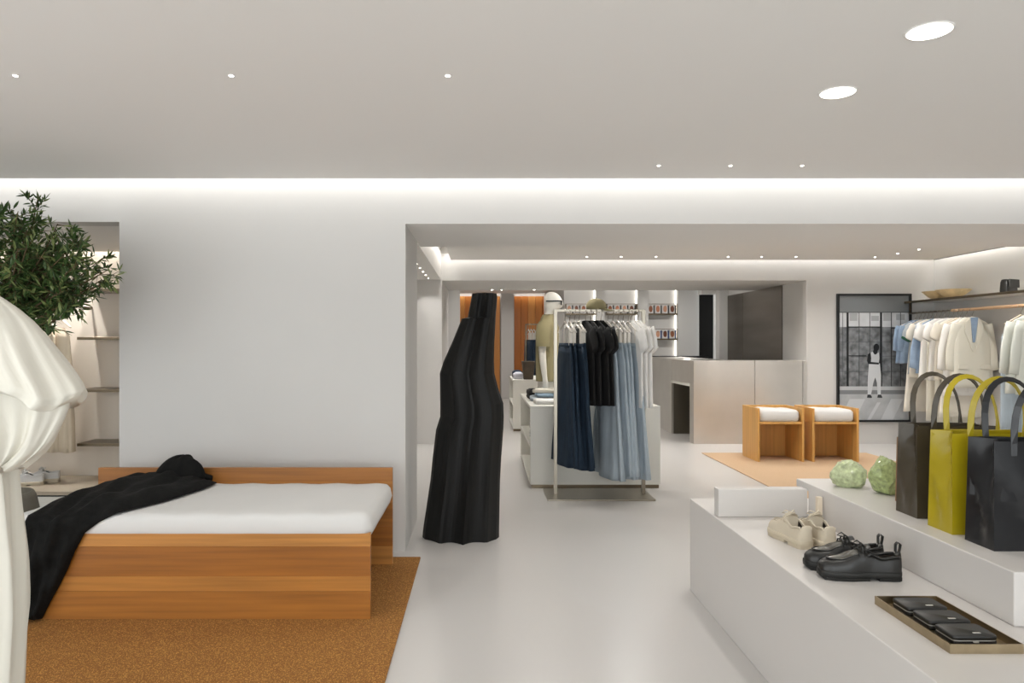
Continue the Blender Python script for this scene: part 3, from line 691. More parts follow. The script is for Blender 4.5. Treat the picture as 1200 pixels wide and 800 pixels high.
# wall rail, from the framed photograph towards the shop front
seq = [(9.88, 'denimjacket', 'blue denim jacket hanging foremost next to the framed photograph'), (9.79, 'denimjacket', 'blue denim jacket hanging second from the framed photograph'),
       (9.70, 'dress', 'long off-white dress hanging beside the denim jackets'), (9.62, 'greytee', 'grey t-shirt with dark green cuffs on the wall rail'),
       (9.54, 'wtee2', 'off-white t-shirt hanging beside the grey t-shirt with green cuffs'), (9.45, 'denimshirt', 'long-sleeved blue denim shirt among the white tops on the wall rail'),
       (9.36, 'whitetee', 'white t-shirt hanging right beside the blue denim shirt'), (9.28, 'trousers', 'ivory trousers hanging between two white t-shirts'),
       (9.19, 'whitetee', 'white t-shirt hanging between two pairs of ivory trousers'), (9.11, 'trousers', 'ivory trousers hanging between a white and an off-white t-shirt'),
       (9.03, 'wtee2', 'off-white t-shirt hanging between ivory trousers and a long dress'), (8.95, 'dress', 'long off-white dress hanging beside the long white shirt'),
       (8.86, 'longshirt', 'long white shirt hanging next to the ivory blazer'), (8.74, 'blazer', 'ivory blazer over a blue shirt on the wall rail'),
       (7.95, 'jeans', 'pale blue jeans hanging behind the sage shirt'), (7.80, 'sage', 'pale sage long-sleeved shirt hanging beside the pale blue jeans'),
       (7.64, 'sage', 'pale sage long-sleeved shirt at the end of the wall rail')]
for Yg, k, lab in seq:
    loc = (5.90, Yg, 1.81); rz = rr.uniform(-0.10, 0.06)
    hang('e' if k in ('jeans', 'trousers') else 'b', loc, rz, 'hanger of the ' + lab, 'wooden hangers on the wall rail')
    garment(k, loc, rz, lab, None).scale = (1, 0.7, 1)
# niche rail with cream dresses
nr = thing('garment_rail', 'short metal rail in the shelf niche behind the olive tree', 'rail', (-3.95, 6.30, 1.72))
MB().tube([(-0.45, 0, 0), (0.42, 0, 0)], 0.011, 10).build('rail', 'bronze', nr, True)
for x_ in (-0.42, 0.40): MB().box(x_ - 0.008, x_ + 0.008, 0, 0.298, -0.008, 0.008).build('bracket', 'bronze', nr)
for x_, rz in ((-3.82, -0.5), (-3.68, -0.6)):
    loc = (x_, 6.30, 1.72); hang('b', loc, rz, 'pale wooden niche hanger of the beige dress ' + ('nearer the shelves' if x_ > -3.75 else 'behind'), 'wooden hangers in the niche')
    garment('creamdress', loc, rz, ('beige dress hanging in the niche nearer the thin metal shelves' if x_ > -3.75 else 'beige dress hanging in the niche behind the other beige dress'), 'cream dresses in the niche')

# ================================================================== MANNEQUIN AND CAP
mq = thing('mannequin', 'white half-length mannequin standing on the display table', 'mannequin', (0.72, 8.05, Z1), math.radians(-14))
br = [(0, 0, .085, .13), (.05, 0, .10, .155), (.12, 0, .11, .165), (.3, 0, .09, .14), (.45, .008, .10, .15), (.62, .018, .115, .165), (.75, .012, .11, .18), (.83, 0, .085, .175), (.87, 0, .062, .12), (.895, .008, .05, .07), (.92, .02, .047, .052), (.955, .035, .047, .05), (.975, .06, .072, .058), (1.01, .072, .092, .068), (1.05, .072, .10, .075), (1.10, .062, .10, .078), (1.14, .055, .082, .066), (1.165, .05, .05, .042), (1.173, .05, .015, .012)]
rings = []
for z, cx_, a, b in br:
    ring = ell(cx_, 0, z, a, b, 28)
    if 1.0 <= z <= 1.06:   # slight nose bridge
        ring = [(q[0] + (0.012 if k in (0, 1, 27) else 0), q[1], q[2]) for k, q in enumerate(ring)]
    rings.append(ring)
MB().loft(rings).build('body', 'bone', mq, True, sub=1)
for s_ in (-1, 1):
    MB().tube([(0, s_ * .165, .815), (-.005, s_ * .20, .78), (-.014, s_ * .222, .66), (-.016, s_ * .228, .52), (-.008, s_ * .23, .40), (.008, s_ * .228, .27), (.012, s_ * .226, .23), (.018, s_ * .222, .17), (.02, s_ * .218, .10), (.02, s_ * .215, .06)], [.05, .052, .046, .040, .038, .030, .026, .034, .026, .012], 14, 0.85).build('arm', 'bone', mq, True, sub=1)
po_ = thing('polo_shirt', 'olive khaki polo shirt worn by the white mannequin', 'polo shirt', (0.72, 8.05, Z1), math.radians(-14))
rows_ = [(.885, .064, .105, 0), (.87, .08, .14, 0), (.84, .100, .190, .001), (.78, .122, .200, .002), (.62, .132, .19, .004), (.45, .128, .185, .006), (.19, .132, .19, .008)]
rings = []
for i in range(15):
    z = lerp(.885, .19, i / 14); a, b, fo = table_lookup([(r[0], r[1], r[2], r[3]) for r in rows_], z)
    rings.append([(0.01 + (a + fo * math.sin(5 * t + z * 6)) * math.cos(t), (b + fo * math.sin(5 * t + z * 6)) * math.sin(t), z) for t in [2 * PI * k / 36 for k in range(36)]])
MB().loft(rings, False).build('body', 'khaki', po_, True)
for s_ in (-1, 1):
    MB().tube([(0, s_ * .155, .80), (-.004, s_ * .20, .775), (-.010, s_ * .225, .68), (-.010, s_ * .232, .575)], [.075, .082, .078, .074], 18, 1.0, False).build('sleeve', 'khaki', po_, True)
    MB().tube([(-.010, s_ * .231, .60), (-.010, s_ * .232, .570)], [.078, .077], 18, 1.0, False).build('cuff', 'khaki', po_, True)
MB().loft([ell(.01 + dx, 0, z, a, b, 28) for z, a, b, dx in ((.870, .086, .13, 0), (.915, .068, .085, .008), (.925, .062, .075, .01), (.905, .056, .070, .01))], False).build('collar', 'khaki', po_, True)
sg = thing('sunglasses', 'black sunglasses worn by the white mannequin', 'sunglasses', (0.72, 8.05, Z1), math.radians(-14))
for s_ in (-1, 1):
    MB().box(0.0, 0.165, s_ * .083 - .003, s_ * .083 + .003, 1.062, 1.076).build('temple', 'frame', sg)
    MB().box(0.163, 0.172, s_ * .043 - .036, s_ * .043 + .036, 1.025, 1.078).build('lens', 'frame', sg, bevel=0.004)
MB().box(0.165, 0.172, -.012, .012, 1.058, 1.068).build('bridge', 'frame', sg)
cp = thing('cap', 'olive khaki cap resting on top of the steel clothes rack', 'cap', (1.05, 6.68, RZ + 0.012), math.radians(-20))
MB().loft([ell(0, 0, z, a, b, 28) for z, a, b in ((0, .092, .078), (.03, .094, .08), (.06, .085, .074), (.085, .062, .055), (.098, .03, .028), (.10, .006, .006))]).build('crown', 'khaki', cp, True)
mb = MB(); rings = []
for i in range(6):
    f = i / 5; rings.append([(0.082 + 0.075 * f * math.cos(t) ** 0.6 if abs(t) < PI / 2 - .01 else 0.08, 0.075 * math.sin(t) * (1 - 0.12 * f), 0.006 - 0.020 * f * f) for t in [lerp(-PI / 2 + .02, PI / 2 - .02, k / 12) for k in range(13)]])
top = [p for r in rings for p in r]
vs_ = top + [(p[0], p[1], p[2] - 0.004) for p in top]; fs_ = []
for i in range(5):
    for k in range(12):
        a = i * 13 + k; fs_ += [(a, a + 1, a + 14, a + 13), (a + 78, a + 91, a + 92, a + 79)]
mb.add(vs_, fs_).build('brim', 'khaki', cp, True)
MB().lathe([(0.008, 0), (0.007, 0.004), (0.002, 0.006)], (0, 0, 0.099), 10).build('button', 'khaki', cp, True)

# ================================================================== SHOES, BAGS, SMALL THINGS
def interp(pts, t):
    for i in range(len(pts) - 1):
        if pts[i][0] <= t <= pts[i + 1][0]:
            f = (t - pts[i][0]) / (pts[i + 1][0] - pts[i][0]); f = f * f * (3 - 2 * f)
            return lerp(pts[i][1], pts[i + 1][1], f)
    return pts[-1][1]
def make_shoe(label, group, loc, rz, Ls, mu, ms, dark=True):
    t = thing('shoe' if not dark else 'moccasin_shoe', label, 'shoe', loc, rz, group)
    wid = [(0, .012), (.02, .026), (.06, .034), (.15, .037), (.4, .038), (.68, .049), (.85, .046), (.95, .034), (1.0, .014)]
    top_ = [(0, .072), (.10, .068), (.25, .060), (.40, .078), (.47, .088), (.58, .070), (.75, .050), (.90, .042), (1.0, .026)]
    sole_h = 0.030
    x0 = -Ls / 2
    NP = 24
    # sole outline
    def outline(grow, z, scale=1.0, a=0.0, b=1.0, n=30):
        up = [(x0 + Ls * lerp(a, b, k / n), (interp(wid, lerp(a, b, k / n)) + grow)) for k in range(n + 1)]
        return [(x_, w_ * scale, z) for x_, w_ in up] + [(x_, -w_ * scale, z) for x_, w_ in reversed(up)]
    MB().loft([outline(.003, z) for z in (.011, .014)] + [outline(.006, .020), outline(.005, sole_h), outline(.002, sole_h + .004)]).build('sole', ms, t, True)
    MB().loft([outline(.003, 0.0, 1, 0, .30), outline(.004, .012, 1, 0, .30)]).build('heel', ms, t)
    MB().loft([outline(.002, 0.0, 1, .42, .96), outline(.004, .012, 1, .42, .99)]).build('tread', ms, t)
    # upper
    rings = []; lin = []
    for i in range(31):
        f = i / 30; tt = lerp(0.003, 0.99, f - .55 * math.sin(2 * PI * f) / (2 * PI)); W_ = interp(wid, tt); T_ = interp(top_, tt) + sole_h - 0.002
        ring = []; lring = []
        op = 1.0 if 0.05 <= tt <= 0.44 else 0.0
        zb = sole_h - .002
        for k in range(NP + 1):
            u = lerp(-1, 1, k / NP); au = abs(u)
            if op:
                if au > 0.62:
                    q = (1 - au) / 0.38; y_ = W_ * (1 - 0.26 * q ** 1.5) ; z_ = lerp(zb, T_, q ** 0.9)
                else:
                    q = au / 0.62; y_ = W_ * 0.70 * q; z_ = lerp(zb + .012, T_ - .006, q ** 5)
            else:
                q = 1 - au; y_ = W_ * (1 - 0.18 * q) * min(1, (1 - q) * 1.55 + 0.0) if q > 0.0 else W_
                ang = (1 - q) ; z_ = zb + (T_ - zb) * (1 - ang ** (2.6 if tt > .45 else 3.4))
                y_ = W_ * math.sin(min(1, ang) * PI / 2) ** 0.85
            ring.append((x0 + Ls * tt, math.copysign(y_, u), z_))
        rings.append(ring)
        if op: lin.append([(x0 + Ls * tt, math.copysign(W_ * 0.62 * abs(v_) , v_), lerp(zb + .016, T_ - .012, abs(v_) ** 5)) for v_ in [lerp(-1, 1, k / 10) for k in range(11)]])
    rings.insert(0, [(q[0], 0, q[2]) for q in rings[0]]); rings.append([(q[0] + .002, 0, min(q[2], sole_h + .01)) for q in rings[-1]])
    MB().loft(rings, False, False).build('upper', mu, t, True)
    MB().loft(lin, False, False).build('lining', 'lining', t, True)
    COL = [q for q in rings if .02 < (q[0][0] - x0) / Ls < .45]
    # apron / toe panel with a raised seam
    ap = []; seam = []
    for i in range(13):
        tt = lerp(.50, .90, i / 12); W_ = interp(wid, tt); T_ = interp(top_, tt) + sole_h; s_ = 0.62 * math.sqrt(max(0.02, 1 - max(0, (tt - .72) / .18) ** 2))
        ap.append([(x0 + Ls * tt, W_ * s_ * v_, T_ + 0.0022 - (T_ - sole_h) * (abs(s_ * v_) ** 2.6) * 0.55) for v_ in [lerp(-1, 1, k / 8) for k in range(9)]])
    if dark:
        MB().loft(ap, False, False).build('apron', 'black_vamp', t, True)
    edge = [r[0] for r in ap] + [r[4] for r in ap[-1:]] + [r[-1] for r in reversed(ap)]
    MB().tube([(p[0], p[1], p[2] + .001) for p in edge], .0026, 6).build('apron_seam', mu, t, True)
    # tongue and laces
    MB().loft([[(x0 + Ls * tt, v_ * .024, sole_h + zt - abs(v_) ** 2 * .010) for v_ in [lerp(-1, 1, k / 6) for k in range(7)]] for tt, zt in ((.385, .098), (.41, .098), (.46, .092), (.52, .084))], False, False).build('tongue', mu, t, True)
    for k, tt in enumerate((.46, .50, .54)):
        zt = interp(top_, tt) + sole_h + .006
        MB().tube([(x0 + Ls * tt, -.034, zt - .020), (x0 + Ls * (tt + .006), -.018, zt), (x0 + Ls * tt, 0, zt + .004), (x0 + Ls * (tt - .006), .018, zt), (x0 + Ls * tt, .034, zt - .020)], .0028, 6).build('lace', ('rubber' if dark else mu), t, True)
    for s_ in (-1, 1):
        MB().tube([(x0 + Ls * .47, 0, sole_h + .098), (x0 + Ls * .50, s_ * .018, sole_h + .106), (x0 + Ls * .54, s_ * .030, sole_h + .092), (x0 + Ls * .50, s_ * .012, sole_h + .092)], .0026, 6).build('lace_bow', ('rubber' if dark else mu), t, True)
    MB().tube([(p[0], p[1], p[2]) for p in [(r[int(NP * .19)]) for r in reversed(COL)] + [(r[NP - int(NP * .19)]) for r in COL]], .0045, 8).build('collar', mu, t, True)
    if dark:
        pts = [(x0 + .006, 0, sole_h + .055), (x0 + .0, 0, sole_h + .085), (x0 - .002, 0, sole_h + .100), (x0 + .008, 0, sole_h + .108), (x0 + .018, 0, sole_h + .098), (x0 + .018, 0, sole_h + .070)]
        mb = MB()
        vs_ = []
        for p in pts: vs_ += [(p[0], -.009, p[2]), (p[0], .009, p[2])]
        for p in pts: vs_ += [(p[0] + (.003 if p[0] < x0 + .01 else -.003), -.009, p[2] - .002), (p[0] + (.003 if p[0] < x0 + .01 else -.003), .009, p[2] - .002)]
        n_ = len(pts); fs_ = []
        for i in range(n_ - 1):
            a = 2 * i; b = 2 * n_ + 2 * i
            fs_ += [(a, a + 1, a + 3, a + 2), (b, b + 2, b + 3, b + 1), (a, a + 2, b + 2, b), (a + 1, b + 1, b + 3, a + 3)]
        mb.add(vs_, fs_).build('pull_loop', mu, t, True)
    return t
ZL = 0.52
make_shoe('black leather lace-up shoe standing nearer the brass tray', None, (1.414, 2.722, ZL), math.radians(175), .295, 'black', 'rubber')
make_shoe('black leather lace-up shoe standing nearer the cream shoes', None, (1.412, 2.836, ZL), math.radians(176), .295, 'black', 'rubber')
make_shoe('cream suede shoe standing nearer the plinth edge', None, (1.372, 3.235, ZL), math.radians(96), .285, 'cream_suede', 'cream_sole', False)
make_shoe('cream suede shoe standing in front of the pale wooden post', None, (1.478, 3.225, ZL), math.radians(91), .285, 'cream_suede', 'cream_sole', False)
for o in C.objects:
    if o.get('category') == 'shoe' and 'cream' in o['label']: o.name = 'suede_shoe'
for i, (px_, py_, rz) in enumerate(((-3.86, 6.12, -2.9), (-3.80, 6.25, -2.85))):
    s = make_shoe(('white and cream sneaker in front on the low niche platform', 'white and cream sneaker behind on the low niche platform')[i], None, (px_, py_, 0.20), rz, .29, 'lino', 'cream_sole', False); s.name = 'sneaker'

# tray with three wallets
tr = thing('wallet_tray', 'shallow brass tray holding three black wallets', 'tray', (1.4305, 2.2525, ZL))
a, b = 0.1045, 0.1975
MB().box(-a, a, -b, b, 0, .003).build('base', 'tray', tr)
for bx_ in ((-a, -a + .003, -b, b), (a - .003, a, -b, b), (-a + .003, a - .003, -b, -b + .003), (-a + .003, a - .003, b - .003, b)):
    MB().box(bx_[0], bx_[1], bx_[2], bx_[3], .003, .027).build('rim', 'tray', tr)
for i, y in enumerate((2.150, 2.262, 2.374)):
    wl = thing('wallet', ('black zip wallet at the near end of the brass tray', 'black zip wallet in the middle of the brass tray', 'black zip wallet at the end of the brass tray by the shoes')[i], 'wallet', (1.432, y, ZL + .0032), 0, None)
    pts = lambda g, z: ell(0, 0, z, .066 - g, .048 - g, 40, 0.22)
    MB().loft([pts(.002, 0), pts(0, .003), pts(0, .011), pts(.001, .012)]).build('body', 'black', wl, True)
    MB().loft([pts(.002, .012), pts(.002, .0155)]).build('zip', 'silver', wl, True)
    MB().loft([pts(.001, .0155), pts(0, .017), pts(0, .026), pts(.003, .029)]).build('flap', 'black', wl, True)
    MB().box(.004, .026, -.030, -.024, .0288, .0302).build('logo_plate', 'silver', wl)
    MB().box(-.01, .004, -.054, -.048, .011, .0145).build('zip_pull', 'silver', wl)

def make_tote(label, m, loc, w_, d_, h_, seed, handles=True):
    t = thing('tote_bag', label, 'tote bag', loc); rnd = random.Random(seed)
    rings = []
    n = 10
    for i in range(13):
        f = i / 12; z = h_ * f; ww = w_ * (0.97 + 0.03 * f); dd = d_ * (1 - 0.12 * f); pin = 0.012 * math.sin(PI * min(1, f * 1.1)) + 0.075 * max(0, f - .45)
        ring = []
        per = [('f', k / n) for k in range(n)] + [('r', k / 6) for k in range(6)] + [('b', k / n) for k in range(n)] + [('l', k / 6) for k in range(6)]
        for side, s_ in per:
            wr_ = 0.009 * math.sin(s_ * 7 + z * 18 + seed) + 0.004 * math.sin(z * 40 + s_ * 13 + seed * 2)
            wr_ *= math.sin(PI * s_) * min(1, f * 4)
            if side == 'f': p = (lerp(0, ww, s_), -wr_ , z)
            elif side == 'b': p = (lerp(ww, 0, s_), dd + wr_, z)
            else:
                q = math.sin(PI * s_) * pin - wr_ * 1.4
                p = (ww - q, lerp(0, dd, s_), z) if side == 'r' else (q, lerp(dd, 0, s_), z)
            ring.append(p)
        rings.append(ring)
    inner = [(lerp(p[0], w_ / 2, .02), lerp(p[1], d_ / 2, .05), p[2] - .002) for p in rings[-1]]
    deep = [(p[0], p[1], h_ * .45) for p in inner]
    mb = MB(); mb.loft(rings + [inner, deep]); o = mb.build('body', m, t, False, bevel=0.0)
    for p in o.data.polygons: p.use_smooth = True
    md = o.modifiers.new('edge', 'EDGE_SPLIT'); md.split_angle = math.radians(42)
    top_d = d_ * 0.88
    for y0, sgn, lean in (((0.0, -1, -0.012), (top_d, 1, 0.03)) if handles else ()):
        pts = []
        x0_, x1_ = w_ * .20, w_ * .80
        for k in range(21):
            f = k / 20
            if f < .12: pts.append((x0_ - .0, y0 + sgn * .003, h_ - .05 + (f / .12) * .05))
            elif f > .88: pts.append((x1_, y0 + sgn * .003, h_ - .05 + ((1 - f) / .12) * .05))
            else:
                g = (f - .12) / .76; a_ = PI * (1 - g)
                pts.append(((x0_ + x1_) / 2 + (x1_ - x0_) / 2 * math.cos(a_) * (1 + .10 * math.sin(a_)), y0 + sgn * .003 + lean * math.sin(a_), h_ + .205 * math.sin(a_) ** .8))
        vs_ = []; sw = .0105
        for i, p in enumerate(pts):
            q0, q1 = Vector(pts[max(0, i - 1)]), Vector(pts[min(20, i + 1)]); tg = (q1 - q0).normalized(); nx = Vector((0, 1, 0)); sd = tg.cross(nx).normalized()
            tw = sd * .75 + nx * (.55 if 2 < i < 18 else .1); tw.normalize(); tk_ = tg.cross(tw).normalized() * .002
            P0 = Vector(p); vs_.append([P0 + tw * sw + tk_, P0 - tw * sw + tk_, P0 - tw * sw - tk_, P0 + tw * sw - tk_])
        MB().loft(vs_).build('handle', m, t, False, bevel=0.0015)
    return t
ZU = 0.69
make_tote('black leather tote bag standing beside the chartreuse tote', 'bag_navy', (1.747, 2.475, ZU), .33, .150, .375, 1)
make_tote('chartreuse yellow leather tote bag between two dark totes', 'bag_yellow', (1.742, 2.688, ZU), .33, .148, .375, 2)
make_tote('dark brown leather tote bag beside the green stones', 'bag_brown', (1.760, 2.935, ZU), .33, .150, .375, 3)
make_tote('tan leather tote bag mostly hidden behind the brown tote', 'bag_tan', (1.862, 3.17, ZU), .28, .10, .29, 4, False)

def stone(name, label, m, loc, sx, sy, sz, seed):
    rnd = random.Random(seed); bm = bmesh.new(); bmesh.ops.create_icosphere(bm, subdivisions=4, radius=1)
    planes = [(Vector((rnd.gauss(0, 1), rnd.gauss(0, 1), rnd.gauss(0, 1))).normalized(), rnd.uniform(.74, .95)) for _ in range(30)]
    for v_ in bm.verts:
        for n_, d_ in planes:
            e = v_.co.dot(n_) - d_
            if e > 0: v_.co -= n_ * e
        v_.co *= 1 + .02 * math.sin(v_.co.x * 17 + seed) * math.sin(v_.co.y * 19) + rnd.uniform(-.022, .022)
        v_.co.z = max(v_.co.z, -.80)
    for v_ in bm.verts: v_.co = Vector((v_.co.x * sx, v_.co.y * sy, (v_.co.z + .80) * sz))
    me = bpy.data.meshes.new(name); bm.to_mesh(me); bm.free(); me.materials.append(M[m])
    o = bpy.data.objects.new(name, me); C.objects.link(o); o.location = loc; return tag(o, label, 'stone')
stone('green_stone', 'rough pale green stone with frosted white crust on the plinth', 'jade2', (1.825, 3.60, ZU), .098, .08, .074, 11)
stone('green_stone', 'rough green mottled stone standing upright beside the brown tote', 'jade', (1.905, 3.42, ZU), .078, .07, .104, 23)

# things on the wall shelf
ZS = 1.975
for i, (y, r_) in enumerate(((9.62, .17), (9.30, .19))):
    o = MB().lathe([(.05, 0), (.06, .006), (.12 * r_ / .18, .04), (r_ * .95, .085), (r_, .10), (r_ + .012, .102), (r_ + .012, .112), (r_ - .01, .112), (r_ * .8, .075), (.04, .03), (.002, .028)], n=36).build('wooden_bowl', 'bowl', None, True, loc=(6.04, y, ZS))
    tag(o, ('wide pale wooden bowl on the wall shelf over the denim jackets', 'wide pale wooden bowl on the wall shelf over the white tops')[i], 'bowl')
sb = thing('shoulder_bag', 'small black leather bag on the wall shelf', 'bag', (6.04, 8.32, ZS), 0.5)
MB().loft([ell(0, 0, z, a, b, 28, .35) for z, a, b in ((0, .115, .045), (.02, .12, .05), (.12, .112, .045), (.15, .105, .035), (.155, .09, .02))]).build('body', 'black', sb, True)
MB().prism([(-.11, .155), (.11, .155), (.115, .06), (-.115, .06)], -.060, -.052).build('flap', 'black', sb, bevel=.004)
MB().tube([(.11, 0, .14), (.15, 0, .13), (.16, 0, .06), (.14, .02, .012)], .007, 8).build('strap', 'black', sb, True)

# magazine / pack shelves in the far room
skin = [mat('print_tone_%d' % i, c, .5) for i, c in enumerate(((150, 92, 62), (196, 128, 96), (212, 158, 128), (120, 70, 48)))]
M['packwhite'] = mat('white_card', (226, 222, 220), .5); M['packblue'] = mat('blue_card', (52, 74, 132), .5); M['packdark'] = mat('dark_card', (50, 50, 52), .5)
pk0 = None
def pack_shelf(label, x0_, z_, plab, row):
    t = thing('pack_shelf', label, 'shelf', (x0_, 13.995, z_))
    W_ = .58
    MB().box(0, W_, -.13, 0, 0, .012).build('base', 'bronze', t)
    for a in (0, W_ - .01): MB().box(a, a + .01, -.13, 0, .012, .215).build('end_plate', 'bronze', t)
    MB().box(.01, W_ - .01, -.13, -.122, .012, .03).build('front_lip', 'bronze', t)
    MB().box(.01, W_ - .01, -.13, -.122, .205, .215).build('top_bar', 'bronze', t)
    for k in range(4):
        p = thing('stocking_pack', ('first', 'second', 'third', 'fourth')[k] + ' ' + plab, 'pack', (x0_ + .018 + k * .138, 13.93, z_ + .0125), 0, 'packs on ' + label)
        MB().box(0, .128, 0, .05, 0, .185).build('box', 'packwhite', p)
        MB().prism([(.055 + .036 * math.cos(q * PI / 7), .105 + .062 * math.sin(q * PI / 7)) for q in range(14)], -.002, 0).build('printed_figure', skin[(k + row) % 4], p)
        MB().box(.105, .128, -.002, 0, 0.01, .175).build('printed_stripe', ('packdark', 'packblue')[row % 2], p)
pack_shelf('upper metal pack shelf beside the glowing strip near the counter', 3.165, 1.94, 'small printed pack from the mannequin side on the upper shelf near the counter', 0)
pack_shelf('lower metal pack shelf beside the glowing strip near the counter', 3.165, 1.46, 'small printed pack from the mannequin side on the lower shelf near the counter', 1)
pack_shelf('metal pack shelf behind the pale skirts on the rack', 2.385, 1.94, 'small printed pack from the mannequin side on the shelf behind the pale skirts', 0)
pack_shelf('metal pack shelf behind the dark skirts on the rack', 1.60, 1.94, 'small printed pack from the mannequin side on the shelf behind the dark skirts', 2)

# ================================================================== BLACK COAT ON THE DAYBED
def GZ(px, py, z): Y = (H - z) * F / (py - CY); return P(px, py, Y)
TZ = 0.542
st = []
for Rp, Lp in (((254, 566), (212, 556.5)), ((240, 572), (185, 557.5)), ((222, 578), (160, 560)), ((190, 588), (128, 566)), ((165, 594), (110, 573))):
    st.append((GZ(*Lp, TZ), GZ(*Rp, TZ), Vector((0, 0, 1))))
st.append((GZ(88, 582, TZ), P(138, 601, 3.668), Vector((0, -.2, 1)).normalized()))
st.append((GZ(60, 592, TZ), P(116, 612, 3.645), Vector((0, -.6, .8)).normalized()))
st.append((P(34, 604, 3.665), P(100, 624, 3.635), Vector((0, -.9, .4)).normalized()))
for Rp, Lp in (((88, 646), (24, 626)), ((80, 666), (22, 650)), ((70, 686), (22, 676)), ((60, 704), (24, 698)), ((54, 716), (27, 713)), ((50, 724), (30, 724))):
    st.append((P(*Lp, 3.638), P(*Rp, 3.638), Vector((0, -1, 0))))
# densify
fine = []
for i in range(len(st) - 1):
    for q in range(4):
        f = q / 4; fine.append(tuple(st[i][k].lerp(st[i + 1][k], f) for k in range(3)))
fine.append(st[-1])
rings = []
NC = 22
for i, (A, B, N) in enumerate(fine):
    N = N.normalized(); f = i / (len(fine) - 1)
    end = min(1, i / 3.0) ** .5 * min(1, (len(fine) - 1 - i) / 3.0 + .35)
    up_, lo_ = [], []
    for k in range(NC + 1):
        s_ = k / NC; p = A.lerp(B, s_); env = max(0, math.sin(PI * s_)) ** .4
        wv = .014 * math.sin(s_ * 13 + i * .22) + .010 * math.sin(s_ * 27 - i * .35 + 2) + .008 * math.sin(i * .9 + s_ * 4)
        up_.append(p + N * (env * end * (.052 + wv) + .006)); lo_.append(p + N * .001)
    rings.append(up_ + list(reversed(lo_)))
ct_ = thing('black_coat', 'crinkled black coat draped across the white mattress of the daybed', 'coat', tuple(GZ(100, 590, TZ)))
base = Vector(ct_.location)
MB().loft([[q - base for q in r] for r in rings]).build('body', 'black_cloth', ct_, True)
hx = P(209, 560, 4.47) - base
rings = []
for f in [k / 12 for k in range(13)]:
    z = .155 * math.sin(f * PI / 2); s_ = max(.02, 1 - f ** 1.7) ** .9
    rings.append([hx + Vector((.03 * f - .125 * (0) + (.15 * s_ + .012 * math.sin(4 * t + f * 5)) * math.cos(t), (.085 * s_ + .008 * math.sin(5 * t + 3 * f)) * math.sin(t) + .01 * f, -.018 + z + .008 * math.sin(3 * t + 6 * f))) for t in [2 * PI * k / 30 for k in range(30)]])
MB().loft(rings).build('hood', 'black_cloth', ct_, True)
rings = []
c0, c1 = GZ(168, 563, TZ) - base, GZ(248, 563, TZ) - base
for k in range(15):
    f = k / 14; p = c0.lerp(c1, f); r_ = .045 * math.sin(PI * lerp(.1, .93, f)) ** .5
    rings.append([p + Vector((0, math.cos(t) * r_ * 1.3 - .02 * math.sin(f * 3), .022 + math.sin(t) * r_ * .8 + .006 * math.sin(f * 17))) for t in [2 * PI * j / 14 for j in range(14)]])
MB().loft(rings).build('sleeve', 'black_cloth', ct_, True)

# ================================================================== CREAM DRESS IN FRONT
YD = 1.75
dr = thing('silk_dress', 'cream silk dress with billowing sleeve on a stand by the rug', 'dress', (-1.36, YD, 0))
def dl(px): return (px - CX) * YD / F + 1.36
def dz(py): return H - (py - CY) * YD / F
def FO(t, z): u = 9 * t + z * 1.6 + .6 * math.sin(2 * t); return (1 - abs(math.sin(u / 2))) * 1.5 - .7 + .3 * math.sin(2 * u + z)
# body below the sleeve
rb = [(345, -95, -24), (380, -110, -6), (450, -112, -2), (530, -115, 4), (600, -118, 8), (650, -122, 11), (720, -126, 12), (770, -130, 9), (820, -140, 6), (960, -150, 12), (1050, -156, 16)]
rings = []
for i in range(len(rb) - 1):
    for q in range(4):
        f = q / 4; py, a, b = [lerp(u, v_, f) for u, v_ in zip(rb[i], rb[i + 1])]
        xc, hwid = (dl(a) + dl(b)) / 2, (dl(b) - dl(a)) / 2; z = max(.05, dz(py))
        fo = .020 * min(1, max(0, (py - 420) / 250))
        rings.append([(xc + (hwid + fo * FO(t, z)) * math.cos(t), (.11 + .03 * (1.5 - z) + fo * 1.6 * FO(t, z)) * math.sin(t), z) for t in [2 * PI * k / 112 for k in range(112)]])
MB().loft(rings).build('body', 'cream_silk', dr, True)
def drape(rows_, d0, d1, amp, k1, hem, yoff=-.03):
    rings = []; p0, p1 = rows_[0][0], rows_[-1][0]
    for i in range(len(rows_) - 1):
        for q in range(5 if i < len(rows_) - 2 else 6):
            f = q / 5; py, a, b = [lerp(u, v_, f) for u, v_ in zip(rows_[i], rows_[i + 1])]
            xc, hwid = (dl(a) + dl(b)) / 2, (dl(b) - dl(a)) / 2; z = dz(py); g = (py - p0) / (p1 - p0)
            dep = lerp(d0, d1, math.sin(PI * .5 * min(1, g * 1.25))); ring = []
            for t in [2 * PI * k / 120 for k in range(120)]:
                u = k1 * t + 1.1 * math.sin(g * 2.2) + .5 * math.sin(2 * t)
                fo = amp * ((1 - abs(math.sin(u / 2))) ** 1.3 * 1.6 - .7 + .35 * math.sin(2.3 * u + 4 * g + 1)) * min(1, .15 + g * 1.6)
                ring.append((xc + hwid * math.cos(t) + fo * .25 * math.cos(t) * (1 - max(0, math.cos(t)) ** 4), (dep + fo) * math.sin(t) * (1 - .35 * max(0, math.cos(t))) + yoff, z + hem * g ** 3 * math.sin(5 * t + 1) * abs(math.sin(t))))
            rings.append(ring)
    return MB().loft(rings)
drape([(343, -40, 0), (352, -52, 14), (362, -62, 28), (376, -70, 44), (392, -74, 58), (412, -76, 73), (432, -76, 88), (448, -74, 99), (458, -72, 104), (464, -70, 101), (469, -68, 94)], .05, .17, .030, 9, .035).build('shoulder_cape', 'cream_silk', dr, True)
